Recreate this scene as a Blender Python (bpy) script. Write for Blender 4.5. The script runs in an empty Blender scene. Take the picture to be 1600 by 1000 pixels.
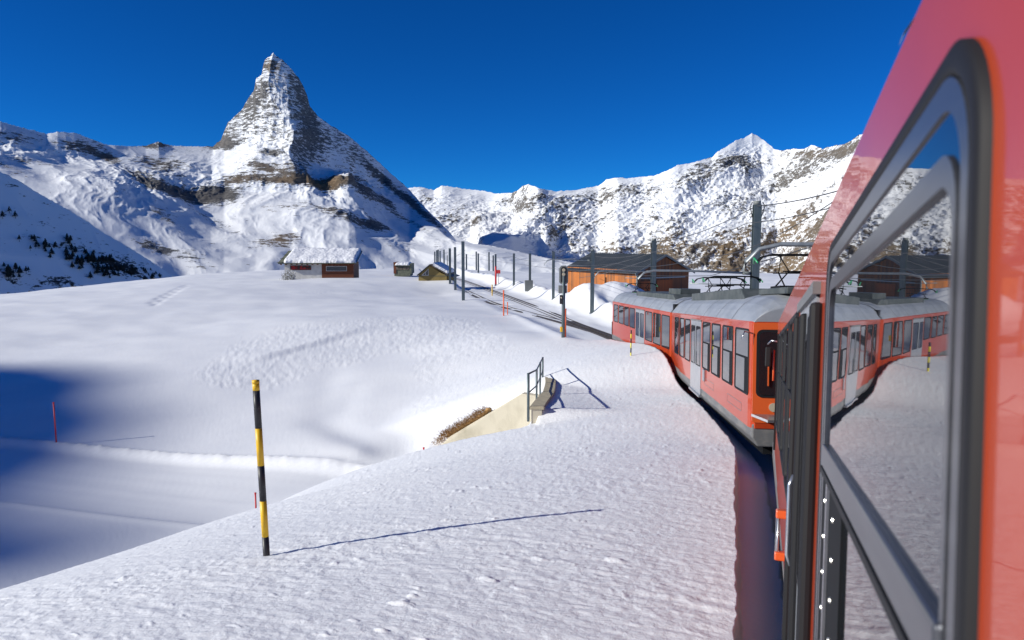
import bpy, bmesh, math, random
import numpy as np
from mathutils import Vector, Matrix
R = math.radians
random.seed(7)
sc = bpy.context.scene
col = sc.collection

# ------------------------------------------------------------------ camera, sky, sun, exposure
FP, PITCH = 1120.0, math.atan(122/1120)          # focal length in photo pixels (1600 wide), tilt downwards
cd = bpy.data.cameras.new('camera'); cam = bpy.data.objects.new('camera', cd); col.objects.link(cam)
cd.sensor_width = 36; cd.lens = 36*FP/1600; cd.clip_start = 0.05; cd.clip_end = 60000
cam.location = (0, 0, 0); cam.rotation_euler = (R(90)-PITCH, 0, 0)
cd.dof.use_dof = True; cd.dof.focus_distance = 45; cd.dof.aperture_fstop = 4.5
sc.camera = cam

SUN_EL = R(25); SUN_H = (-0.96, -0.28)           # horizontal direction towards the sun
w = bpy.data.worlds.new('World'); sc.world = w; w.use_nodes = True
nt = w.node_tree; bg = nt.nodes['Background']
sky = nt.nodes.new('ShaderNodeTexSky'); sky.sky_type = 'NISHITA'; sky.sun_disc = False
sky.sun_elevation = SUN_EL; sky.sun_rotation = math.atan2(SUN_H[0], SUN_H[1])
sky.altitude = 2800; sky.air_density = 0.75; sky.dust_density = 0.0; sky.ozone_density = 4.0
hs = nt.nodes.new('ShaderNodeHueSaturation'); hs.inputs['Saturation'].default_value = 1.22; hs.inputs['Value'].default_value = 1.0
fl_ = nt.nodes.new('ShaderNodeMix'); fl_.data_type = 'RGBA'; fl_.blend_type = 'MULTIPLY'; fl_.inputs[0].default_value = 1; fl_.inputs[7].default_value = (.13, .72, 1.12, 1)   # polarised, very dry winter air
nt.links.new(sky.outputs[0], hs.inputs['Color']); nt.links.new(hs.outputs[0], fl_.inputs[6]); nt.links.new(fl_.outputs[2], bg.inputs[0])
bg.inputs[1].default_value = 0.08
ld = bpy.data.lights.new('sun', 'SUN'); ld.energy = 4.6; ld.angle = R(0.53); ld.color = (1.0, 0.97, 0.88)
sun = bpy.data.objects.new('sun', ld); col.objects.link(sun)
sd = Vector((SUN_H[0]*math.cos(SUN_EL), SUN_H[1]*math.cos(SUN_EL), math.sin(SUN_EL))).normalized()
sun.rotation_euler = sd.to_track_quat('Z', 'Y').to_euler()
sc.view_settings.view_transform = 'Standard'; sc.view_settings.look = 'None'
sc.view_settings.exposure = 0.28; sc.view_settings.gamma = 1; sc.view_settings.use_curve_mapping = False
sc.cycles.max_bounces = 6; sc.cycles.caustics_reflective = False

# ------------------------------------------------------------------ helpers
CP, SP = math.cos(PITCH), math.sin(PITCH)
def ray(px, py):
    u = (np.asarray(px, float)-800)/FP; v = (500-np.asarray(py, float))/FP
    return u, CP+v*SP, -SP+v*CP
def sight(px, py, Y):                            # place on the map from bearing, height angle and distance ahead
    x, y, z = ray(px, py); k = Y/y
    return Vector((float(x*k), float(Y), float(z*k)))

def tag(o, label=None, cat=None, group=None, kind=None):
    if label: o['label'] = label
    if cat: o['category'] = cat
    if group: o['group'] = group
    if kind: o['kind'] = kind
    return o
def empty(name, loc=(0, 0, 0), rz=0, **k):
    o = bpy.data.objects.new(name, None); col.objects.link(o); o.location = loc; o.rotation_euler = (0, 0, rz)
    o.empty_display_size = .2
    return tag(o, **k)
def link(name, me, mat, parent=None, loc=None, **k):
    if mat and not me.materials: me.materials.append(mat)
    o = bpy.data.objects.new(name, me); col.objects.link(o)
    if parent: o.parent = parent
    if loc is not None: o.location = loc
    return tag(o, **k)
def copy_tree(o, parent=None):
    c = o.copy(); col.objects.link(c)
    if parent: c.parent = parent
    for ch in list(o.children): copy_tree(ch, c)
    return c

class MB:
    def __init__(s): s.v = []; s.f = []; s.sm = []
    def add(s, vs, fs, smooth=False):
        n = len(s.v); s.v += [tuple(p) for p in vs]; s.f += [tuple(i+n for i in f) for f in fs]; s.sm += [smooth]*len(fs); return s
    def box(s, x0, x1, y0, y1, z0, z1, m=None):
        vs = [Vector((x, y, z)) for z in (z0, z1) for y in (y0, y1) for x in (x0, x1)]
        if m: vs = [m @ p for p in vs]
        return s.add(vs, [(0, 2, 3, 1), (4, 5, 7, 6), (0, 1, 5, 4), (2, 6, 7, 3), (0, 4, 6, 2), (1, 3, 7, 5)])
    def tube(s, pts, r, n=8, cap=True, r2=None):
        pts = [Vector(p) for p in pts]; vs = []; fs = []
        a = None
        for i, p in enumerate(pts):
            d = (pts[min(i+1, len(pts)-1)]-pts[max(i-1, 0)]).normalized()
            ref = Vector((0, 0, 1)) if abs(d.z) < .9 else Vector((1, 0, 0))
            a = d.cross(ref).normalized(); b = a.cross(d).normalized()
            rr = r if r2 is None else r+(r2-r)*i/(len(pts)-1)
            for k in range(n):
                t = 2*math.pi*k/n; vs.append(p+a*math.cos(t)*rr+b*math.sin(t)*rr)
        for i in range(len(pts)-1):
            for k in range(n): fs.append((i*n+k, i*n+(k+1) % n, (i+1)*n+(k+1) % n, (i+1)*n+k))
        if cap: fs += [tuple(range(n-1, -1, -1)), tuple(range((len(pts)-1)*n, len(pts)*n))]
        return s.add(vs, fs, n > 5)
    def prism(s, poly, f0, f1, smooth=False):     # poly of 2D points, f0/f1 map a 2D point to 3D at either end
        n = len(poly); vs = [f0(p) for p in poly]+[f1(p) for p in poly]
        fs = [(i, (i+1) % n, n+(i+1) % n, n+i) for i in range(n)]+[tuple(range(n-1, -1, -1)), tuple(range(n, 2*n))]
        return s.add(vs, fs, smooth)
    def mesh(s, name):
        me = bpy.data.meshes.new(name); me.from_pydata(s.v, [], s.f)
        bm = bmesh.new(); bm.from_mesh(me); bmesh.ops.recalc_face_normals(bm, faces=bm.faces); bm.to_mesh(me); bm.free()
        me.polygons.foreach_set('use_smooth', s.sm); return me
    def build(s, name, mat, parent=None, loc=None, bevel=0, **k):
        o = link(name, s.mesh(name), mat, parent, loc, **k)
        if bevel:
            b = o.modifiers.new('bevel', 'BEVEL'); b.width = bevel; b.segments = 2; b.limit_method = 'ANGLE'
        return o

# ------------------------------------------------------------------ materials
def mat(name, c, rough=.6, metal=0, spec=.5, ior=None, coat=0, noise=None, bump=None, alpha=None):
    m = bpy.data.materials.new(name); m.use_nodes = True; t = m.node_tree; b = t.nodes['Principled BSDF']
    b.inputs['Base Color'].default_value = (*c, 1); b.inputs['Roughness'].default_value = rough; b.inputs['Metallic'].default_value = metal
    b.inputs['Specular IOR Level'].default_value = spec; b.inputs['Coat Weight'].default_value = coat; b.inputs['Coat Roughness'].default_value = .03
    if ior: b.inputs['IOR'].default_value = ior
    co = t.nodes.new('ShaderNodeTexCoord')
    def nz(scale, detail=4, stretch=None):
        n = t.nodes.new('ShaderNodeTexNoise'); n.inputs['Scale'].default_value = scale; n.inputs['Detail'].default_value = detail
        if stretch:
            mp = t.nodes.new('ShaderNodeMapping'); mp.inputs['Scale'].default_value = stretch
            t.links.new(co.outputs['Object'], mp.inputs[0]); t.links.new(mp.outputs[0], n.inputs[0])
        else: t.links.new(co.outputs['Object'], n.inputs[0])
        return n
    if noise:                                     # (colour2, scale, lo, hi, stretch)
        n = nz(noise[1], 6, noise[4] if len(noise) > 4 else None)
        cr = t.nodes.new('ShaderNodeValToRGB'); cr.color_ramp.elements[0].position = noise[2]; cr.color_ramp.elements[1].position = noise[3]
        cr.color_ramp.elements[0].color = (*c, 1); cr.color_ramp.elements[1].color = (*noise[0], 1)
        t.links.new(n.outputs[0], cr.inputs[0]); t.links.new(cr.outputs[0], b.inputs['Base Color'])
    if bump:                                      # (scale, strength, distance, stretch)
        n = nz(bump[0], 5, bump[3] if len(bump) > 3 else None)
        bp = t.nodes.new('ShaderNodeBump'); bp.inputs['Strength'].default_value = bump[1]; bp.inputs['Distance'].default_value = bump[2]
        t.links.new(n.outputs[0], bp.inputs['Height']); t.links.new(bp.outputs[0], b.inputs['Normal'])
        if coat: t.links.new(bp.outputs[0], b.inputs['Coat Normal'])
    return m
M = {}
M['red'] = mat('red_paint', (.42, .050, .012), .38, spec=.2, coat=.55, noise=((.37, .042, .011), 1.5, .3, .8), bump=(.7, .12, .03, (1, 1, 1.6)))
M['orange'] = mat('orange_paint', (.66, .11, .025), .35, coat=.4)
M['skirt'] = mat('skirt_grey', (.13, .135, .14), .5, noise=((.22, .21, .20), 4, .45, .75, (1, .3, 2)))
M['roof'] = mat('roof_silver', (.42, .44, .46), .42, metal=.35, noise=((.30, .32, .34), 1.2, .35, .75, (1, 1, 3)), bump=(1.2, .15, .03))
M['roofbox'] = mat('roof_box', (.045, .056, .056), .6, noise=((.09, .10, .10), 3, .4, .7))
M['door'] = mat('door_grey', (.36, .38, .41), .35, metal=.3, coat=.3, noise=((.30, .32, .35), 3, .4, .7))
M['rubber'] = mat('black_rubber', (.011, .011, .013), .62, spec=.25)
M['alu'] = mat('aluminium', (.50, .51, .54), .28, metal=.85, noise=((.38, .39, .42), 20, .3, .8, (1, .1, 1)))
M['frame'] = mat('frame_metal', (.13, .135, .15), .32, metal=.7, noise=((.08, .085, .10), 26, .3, .8, (1, .1, 1)))
M['glass'] = mat('window_glass', (.012, .014, .018),   .01, ior=2.25, bump=(.8, .05, .02))
M['black'] = mat('black_metal', (.009, .010, .012), .7, spec=.12)
M['mast'] = mat('mast_grey_green', (.10, .135, .145), .5, metal=.5, noise=((.16, .19, .20), 6, .4, .7, (1, 1, .2)))
M['steel'] = mat('galvanised_steel', (.28, .31, .33), .45, metal=.5, noise=((.20, .22, .24), 9, .4, .7))
M['wire'] = mat('copper_wire', (.10, .10, .10), .5, metal=.5)
M['green'] = mat('green_insulator', (.03, .30, .12), .3)
M['screw'] = mat('screw_head', (.7, .68, .62), .3, metal=.7)
M['yellow'] = mat('yellow_paint', (.75, .46, .01), .45, noise=((.60, .35, .015), 14, .5, .75))
M['pblack'] = mat('black_paint', (.018, .018, .022), .45, noise=((.06, .06, .065), 22, .6, .7))
M['redpole'] = mat('red_pole', (.55, .03, .035), .5)
M['orangepole'] = mat('orange_pole', (.80, .12, .03), .5)
M['yellowpole'] = mat('fluorescent_yellow', (.70, .62, .02), .5)
M['concrete'] = mat('concrete', (.54, .49, .38), .85, noise=((.38, .34, .25), 1.3, .48, .70, (1, 1, .5)), bump=(18, .3, .02))
M['capstone'] = mat('cap_stone', (.42, .37, .26), .85, noise=((.30, .27, .20), 5, .4, .75), bump=(20, .4, .02))
M['grass'] = mat('dry_grass', (.36, .20, .07), .9, noise=((.46, .29, .13), 9, .4, .7))
M['whitewall'] = mat('white_render', (.55, .54, .52), .9, noise=((.45, .44, .42), 1.5, .4, .7))
M['brownwood'] = mat('brown_wood', (.16, .042, .015), .75, noise=((.10, .028, .010), 5, .35, .7, (.3, .3, 6)))
M['slate'] = mat('stone_roof', (.15, .16, .11), .9, noise=((.09, .10, .075), 3, .4, .7))
M['tan'] = mat('tan_render', (.26, .19, .065), .9, noise=((.20, .145, .05), .9, .4, .7))
M['redcurtain'] = mat('red_curtain', (.35, .02, .02), .8, noise=((.03, .02, .02), 2.5, .45, .55))
M['darkglass'] = mat('dark_glass', (.05, .055, .06), .1, ior=1.6)
M['barnroof'] = mat('barn_roof', (.030, .038, .045), .5, noise=((.055, .062, .07), .8, .35, .7))
M['bark'] = mat('bark', (.05, .04, .03), .9)
M['needles'] = mat('dark_needles', (.012, .02, .018), .9, noise=((.03, .04, .03), .3, .4, .7))
M['ballast'] = mat('dark_ballast', (.035, .03, .028), .95, noise=((.11, .09, .08), 7, .45, .7))
M['railsteel'] = mat('rail_steel', (.07, .055, .05), .4, metal=.6)
M['brownrock'] = mat('brown_rock', (.09, .075, .06), .9, noise=((.2, .16, .12), 1.5, .4, .7))
M['signalgrey'] = mat('signal_grey', (.17, .185, .18), .6)
M['lens'] = mat('signal_lens', (.45, .40, .30), .15, coat=.8)
M['tarp'] = mat('blue_tarp', (.025, .09, .28), .5, noise=((.7, .72, .75), 1.1, .5, .56))
M['frostbush'] = mat('frosted_twigs', (.10, .085, .05), .9, noise=((.7, .72, .75), 5, .45, .55))

def wood(name, c1, c2, per):                      # vertical boards along local X/Y, colour differs board by board
    m = bpy.data.materials.new(name); m.use_nodes = True; t = m.node_tree; b = t.nodes['Principled BSDF']; b.inputs['Roughness'].default_value = .8
    co = t.nodes.new('ShaderNodeTexCoord'); sx = t.nodes.new('ShaderNodeSeparateXYZ'); t.links.new(co.outputs['Object'], sx.inputs[0])
    ad = t.nodes.new('ShaderNodeMath'); ad.operation = 'ADD'; t.links.new(sx.outputs[0], ad.inputs[0]); t.links.new(sx.outputs[1], ad.inputs[1])
    dv = t.nodes.new('ShaderNodeMath'); dv.operation = 'DIVIDE'; dv.inputs[1].default_value = per; t.links.new(ad.outputs[0], dv.inputs[0])
    fl = t.nodes.new('ShaderNodeMath'); fl.operation = 'FLOOR'; t.links.new(dv.outputs[0], fl.inputs[0])
    wn = t.nodes.new('ShaderNodeTexWhiteNoise'); wn.noise_dimensions = '1D'; t.links.new(fl.outputs[0], wn.inputs['W'])
    nz = t.nodes.new('ShaderNodeTexNoise'); nz.inputs['Scale'].default_value = .8; nz.inputs['Detail'].default_value = 5; t.links.new(co.outputs['Object'], nz.inputs[0])
    mx = t.nodes.new('ShaderNodeMath'); mx.operation = 'MULTIPLY_ADD'; mx.inputs[1].default_value = .55; t.links.new(wn.outputs[0], mx.inputs[0])
    m2 = t.nodes.new('ShaderNodeMath'); m2.operation = 'MULTIPLY'; m2.inputs[1].default_value = .6; t.links.new(nz.outputs[0], m2.inputs[0]); t.links.new(m2.outputs[0], mx.inputs[2])
    cr = t.nodes.new('ShaderNodeValToRGB'); cr.color_ramp.elements[0].color = (*c1, 1); cr.color_ramp.elements[1].color = (*c2, 1)
    cr.color_ramp.elements[0].position = .15; cr.color_ramp.elements[1].position = .85
    t.links.new(mx.outputs[0], cr.inputs[0]); t.links.new(cr.outputs[0], b.inputs['Base Color'])
    return m
M['barnwood'] = wood('barn_boards', (.55, .17, .03), (.20, .08, .03), .28)
M['barnwood_shaded'] = wood('shaded_barn_boards', (.26, .09, .03), (.10, .05, .03), .26)  # barn boards again, darkened in colour for the gable turned from the sun
M['barndoor'] = wood('barn_door_boards', (.40, .10, .025), (.28, .08, .025), .2)

def snow_mat():
    m = bpy.data.materials.new('snow'); m.use_nodes = True; t = m.node_tree; b = t.nodes['Principled BSDF']; L = t.links.new
    b.inputs['Roughness'].default_value = .55; b.inputs['Specular IOR Level'].default_value = .35
    co = t.nodes.new('ShaderNodeTexCoord')
    n1 = t.nodes.new('ShaderNodeTexNoise'); n1.inputs['Scale'].default_value = .25; n1.inputs['Detail'].default_value = 5; L(co.outputs['Object'], n1.inputs[0])
    cr = t.nodes.new('ShaderNodeValToRGB'); cr.color_ramp.elements[0].color = (.76, .775, .81, 1); cr.color_ramp.elements[1].color = (.83, .84, .86, 1)
    cr.color_ramp.elements[0].position = .35; cr.color_ramp.elements[1].position = .65
    L(n1.outputs[0], cr.inputs[0]); L(cr.outputs[0], b.inputs['Base Color'])
    mp = t.nodes.new('ShaderNodeMapping'); mp.inputs['Scale'].default_value = (1, 1.25, 1); L(co.outputs['Object'], mp.inputs[0])
    n2 = t.nodes.new('ShaderNodeTexNoise'); n2.inputs['Scale'].default_value = 9; n2.inputs['Detail'].default_value = 6; n2.inputs['Roughness'].default_value = .62; L(mp.outputs[0], n2.inputs[0])
    n3 = t.nodes.new('ShaderNodeTexNoise'); n3.inputs['Scale'].default_value = 70; n3.inputs['Detail'].default_value = 3; L(co.outputs['Object'], n3.inputs[0])
    at = t.nodes.new('ShaderNodeAttribute'); at.attribute_name = 'rough'
    b1 = t.nodes.new('ShaderNodeBump'); b1.inputs['Distance'].default_value = .05; L(n2.outputs[0], b1.inputs['Height'])
    ms = t.nodes.new('ShaderNodeMath'); ms.operation = 'MULTIPLY'; ms.inputs[1].default_value = .40; L(at.outputs['Fac'], ms.inputs[0]); L(ms.outputs[0], b1.inputs['Strength'])
    b2 = t.nodes.new('ShaderNodeBump'); b2.inputs['Distance'].default_value = .006; b2.inputs['Strength'].default_value = .35; L(n3.outputs[0], b2.inputs['Height']); L(b1.outputs[0], b2.inputs['Normal'])
    L(b2.outputs[0], b.inputs['Normal'])
    return m
M['snow'] = snow_mat()
M['roofsnow'] = mat('roof_snow', (.82, .83, .86), .6, spec=.3, bump=(2.5, .8, .2))

def mountain_mat(name, grey, grey2, brown, sc_=1.0, zs=1.0, snowc=(.80, .815, .84)):
    m = bpy.data.materials.new(name); m.use_nodes = True; t = m.node_tree; b = t.nodes['Principled BSDF']; L = t.links.new
    b.inputs['Roughness'].default_value = .75; b.inputs['Specular IOR Level'].default_value = .15
    co = t.nodes.new('ShaderNodeTexCoord')
    def noise(scale, z, det=8, rough=.6):
        mp = t.nodes.new('ShaderNodeMapping'); mp.inputs['Scale'].default_value = (1, 1, z); L(co.outputs['Object'], mp.inputs[0])
        n = t.nodes.new('ShaderNodeTexNoise'); n.inputs['Scale'].default_value = scale*sc_; n.inputs['Detail'].default_value = det; n.inputs['Roughness'].default_value = rough
        L(mp.outputs[0], n.inputs[0]); return n.outputs[0]
    def math_(op, a, b_, c=None):
        n = t.nodes.new('ShaderNodeMath'); n.operation = op
        for i, v in enumerate((a, b_, c)):
            if v is None: continue
            if isinstance(v, (int, float)): n.inputs[i].default_value = v
            else: L(v, n.inputs[i])
        return n.outputs[0]
    rk = t.nodes.new('ShaderNodeAttribute'); rk.attribute_name = 'rock'
    br = t.nodes.new('ShaderNodeAttribute'); br.attribute_name = 'brown'
    nA = noise(.012, 2.2*zs, 9, .68); nB = noise(.045, 3.5*zs, 5, .7)
    s = math_('ADD', math_('MULTIPLY_ADD', nA, 3.0, -1.5), math_('MULTIPLY_ADD', nB, 2.0, -1.0))
    s = math_('ADD', s, rk.outputs['Fac'])
    ramp = t.nodes.new('ShaderNodeValToRGB'); ramp.color_ramp.elements[0].position = .42; ramp.color_ramp.elements[1].position = .62; L(s, ramp.inputs[0])
    nC = noise(.02, 4, 8, .7)
    g = t.nodes.new('ShaderNodeMix'); g.data_type = 'RGBA'; g.inputs[6].default_value = (*grey, 1); g.inputs[7].default_value = (*grey2, 1)
    gr = t.nodes.new('ShaderNodeMapRange'); gr.inputs[1].default_value = .35; gr.inputs[2].default_value = .65; L(nC, gr.inputs[0]); L(gr.outputs[0], g.inputs[0])
    g2 = t.nodes.new('ShaderNodeMix'); g2.data_type = 'RGBA'; L(br.outputs['Fac'], g2.inputs[0]); L(g.outputs[2], g2.inputs[6])
    bm_ = t.nodes.new('ShaderNodeMix'); bm_.data_type = 'RGBA'; bm_.inputs[6].default_value = (*brown, 1); bm_.inputs[7].default_value = tuple(c*.5 for c in brown)+(1,)
    L(gr.outputs[0], bm_.inputs[0]); L(bm_.outputs[2], g2.inputs[7])
    mx = t.nodes.new('ShaderNodeMix'); mx.data_type = 'RGBA'; mx.inputs[6].default_value = (*snowc, 1); L(g2.outputs[2], mx.inputs[7]); L(ramp.outputs[0], mx.inputs[0])
    L(mx.outputs[2], b.inputs['Base Color'])
    bp = t.nodes.new('ShaderNodeBump'); bp.inputs['Distance'].default_value = 30/sc_
    st = math_('MULTIPLY_ADD', ramp.outputs[0], .5, .10); L(st, bp.inputs['Strength']); L(nB, bp.inputs['Height']); L(bp.outputs[0], b.inputs['Normal'])
    return m
M['peak'] = mountain_mat('peak_rock_and_snow', (.19, .188, .185), (.06, .063, .07), (.27, .185, .11), zs=2.1)
M['range'] = mountain_mat('range_rock_and_snow', (.20, .19, .175), (.065, .065, .066), (.25, .18, .11))
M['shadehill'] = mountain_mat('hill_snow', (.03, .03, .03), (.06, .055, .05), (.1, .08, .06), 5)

# ------------------------------------------------------------------ noise on arrays
def pn(x, y, seed=0):
    xi = np.floor(x).astype(np.int64); yi = np.floor(y).astype(np.int64); xf = x-xi; yf = y-yi
    def g(ix, iy, fx, fy):
        h = (ix*374761393+iy*668265263+seed*1442695041) & 0xffffffff
        h = ((h ^ (h >> 13))*1274126177) & 0xffffffff; h = h ^ (h >> 16)
        a = (h & 0xffff)*(2*math.pi/65536)
        return np.cos(a)*fx+np.sin(a)*fy
    u = xf*xf*xf*(xf*(xf*6-15)+10); v = yf*yf*yf*(yf*(yf*6-15)+10)
    a = g(xi, yi, xf, yf)*(1-u)+g(xi+1, yi, xf-1, yf)*u
    b = g(xi, yi+1, xf, yf-1)*(1-u)+g(xi+1, yi+1, xf-1, yf-1)*u
    return (a*(1-v)+b*v)*1.5
def fbm(x, y, o=4, seed=0, gain=.5):
    s = 0; a = 1; t = 0
    for i in range(o): s = s+pn(x*2**i, y*2**i, seed+i*17)*a; t += a; a *= gain
    return s/t
def ridged(x, y, o=4, seed=0, gain=.55):
    s = 0; a = 1; t = 0; wgt = 1
    for i in range(o):
        n = 1-np.abs(pn(x*2**i, y*2**i, seed+i*17)); n = n*n*wgt; wgt = np.clip(n*1.6, 0, 1); s = s+n*a; t += a; a *= gain
    return s/t
def grid_mesh(name, X, Y, Z, attrs=None, wrap=False):
    nr, nc = X.shape; me = bpy.data.meshes.new(name)
    co = np.stack([X, Y, Z], -1).reshape(-1, 3).astype(np.float32)
    idx = np.arange(nr*nc, dtype=np.int32).reshape(nr, nc)
    if wrap: idx = np.concatenate([idx, idx[:, :1]], 1)
    q = np.stack([idx[:-1, :-1], idx[:-1, 1:], idx[1:, 1:], idx[1:, :-1]], -1).reshape(-1, 4)
    me.vertices.add(len(co)); me.vertices.foreach_set('co', co.ravel())
    me.loops.add(q.size); me.loops.foreach_set('vertex_index', q.ravel())
    me.polygons.add(len(q)); me.polygons.foreach_set('loop_start', np.arange(0, q.size, 4, dtype=np.int32))
    me.update(calc_edges=True); me.validate()
    me.polygons.foreach_set('use_smooth', np.ones(len(me.polygons), bool))
    for k, a in (attrs or {}).items():
        at = me.attributes.new(k, 'FLOAT', 'POINT'); at.data.foreach_set('value', a.reshape(-1).astype(np.float32))
    return me
def sstep(a, b, x): t = np.clip((x-a)/(b-a), 0, 1); return t*t*(3-2*t)

# ------------------------------------------------------------------ the railway line (plan and profile)
CY = np.array([-60, -30, -10, 0, 7, 13.9, 22, 30, 38, 45.5, 52, 63, 81, 103, 137, 200, 300.])
CX = np.array([-20, -9.0, -2.0, 1.63, 4.12, 6.35, 7.6, 8.2, 8.25, 7.75, 6.9, 5.0, 1.7, -2.6, -9.5, -22, -42.])
ZY = np.array([-60, -30, 0, 7, 13.9, 22, 30, 38, 45.5, 60, 80, 140, 200, 300.])
ZZ = np.array([6.5, 2.1, -2.42, -3.46, -4.45, -5.25, -5.87, -6.33, -6.68, -6.95, -7.05, -7.35, -8.6, -13.])
_yy = np.linspace(-60, 300, 1441)
def _sm(a, b):
    v = np.interp(_yy, a, b); k = np.hanning(25); k /= k.sum(); p = np.pad(v, 12, mode='reflect', reflect_type='odd'); return np.convolve(p, k, 'valid')
_cx = _sm(CY, CX); _cz = _sm(ZY, ZZ)
def cx(y): return np.interp(y, _yy, _cx)
def cz(y): return np.interp(y, _yy, _cz)
def hd(y): return np.arctan((cx(np.asarray(y)+1)-cx(np.asarray(y)-1))/2)

# ------------------------------------------------------------------ near ground
ctrl = [(0, 690, 33), (88, 690, 33), (300, 715, 30.5), (550, 740, 28.3), (0, 785, 25.3), (330, 822, 23.2),
        (300, 600, 42), (450, 610, 41), (600, 660, 33.5), (550, 600, 41), (650, 600, 40), (650, 550, 48), (300, 520, 58), (0, 560, 50), (100, 500, 66), (480, 500, 60),
        (0, 470, 84), (250, 452, 92), (400, 437, 115), (600, 438, 118), (700, 450, 105), (700, 500, 60), (600, 480, 72), (800, 520, 50), (850, 560, 38.5),
        (775, 600, 35), (720, 640, 31.5), (702, 681, 29.6), (760, 645, 29.1), (815, 612, 28.5), (640, 703, 30.2),
        (200, 443, 125), (330, 428, 145), (430, 424, 150), (560, 424, 165), (650, 420, 180), (0, 462, 112), (850, 520, 52), (560, 700, 29.5), (655, 440.5, 107), (705, 440.5, 107), (470, 436, 111), (550, 434, 111)]
P = [tuple(sight(*c)) for c in ctrl]
P += [(-2, 18, -9.0), (-15, 14, -9.0), (-28, 10, -8.5), (-40, -10, -7), (-60, 20, -8), (-60, -50, -3), (0, -60, 2), (60, -50, 4), (90, 30, -1), (100, 100, -5), (-120, 60, -9),
      (-130, 150, -14), (150, 220, -14), (0, 250, -12), (60, 170, -9), (15, 55, -6.5), (20, 40, -5.3), (25, 62, -6.2), (14, 80, -7.1), (21, 84, -7.1), (8, 92, -7.0), (30, 100, -6.8),
      (20, 20, -3.6), (40, 40, -3.6), (-3, 110, -7.1), (8, 120, -7.1), (-25, 160, -7.2), (14, 140, -7.6), (-45, 35, -8.6), (-3.4, 26.5, -8.5), (-5.5, 26.5, -8.8), (-1.5, 25.5, -8.2), (-4, 23.5, -9.0), (.2, 25, -7.6)]
P = np.array(P); PX, PZ = P[:, :2]/50, P[:, 2]
def _k(d2): return np.where(d2 > 1e-12, .5*d2*np.log(np.maximum(d2, 1e-12)), 0)
_n = len(P); A = np.zeros((_n+3, _n+3)); D2 = ((PX[:, None]-PX[None])**2).sum(-1); A[:_n, :_n] = _k(D2)+np.eye(_n)*2e-4
A[:_n, _n] = 1; A[:_n, _n+1:] = PX; A[_n, :_n] = 1; A[_n+1:, :_n] = PX.T
W = np.linalg.solve(A, np.concatenate([PZ, np.zeros(3)]))
def G(x, y):
    s = W[_n]+W[_n+1]*x/50+W[_n+2]*y/50
    for i in range(_n): s = s+W[i]*_k((x/50-PX[i, 0])**2+(y/50-PX[i, 1])**2)
    return s
def smax(a, b, k): h = np.clip(.5+.5*(a-b)/k, 0, 1); return b*(1-h)+a*h+k*h*(1-h)
def smin(a, b, k): return -smax(-a, -b, k)
FACE = 1.35
def track_coords(x, y):
    yf = y.copy()
    for _ in range(3):
        th = hd(np.clip(yf, -58, 298)); t = (cx(np.clip(yf, -60, 300))-x)*(np.cos(th) if _ == 0 else 1/np.cos(th)); yf = np.clip(y-t*np.sin(th), -60, 300)
    return t, yf                                  # lateral distance left of the centre line, foot point
def wing_line(x): return 29.5-(x+2.96)*.43          # plan of the wing wall
def par_x(y): return .52+(y-20)*.083              # plan of the parapet
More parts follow.
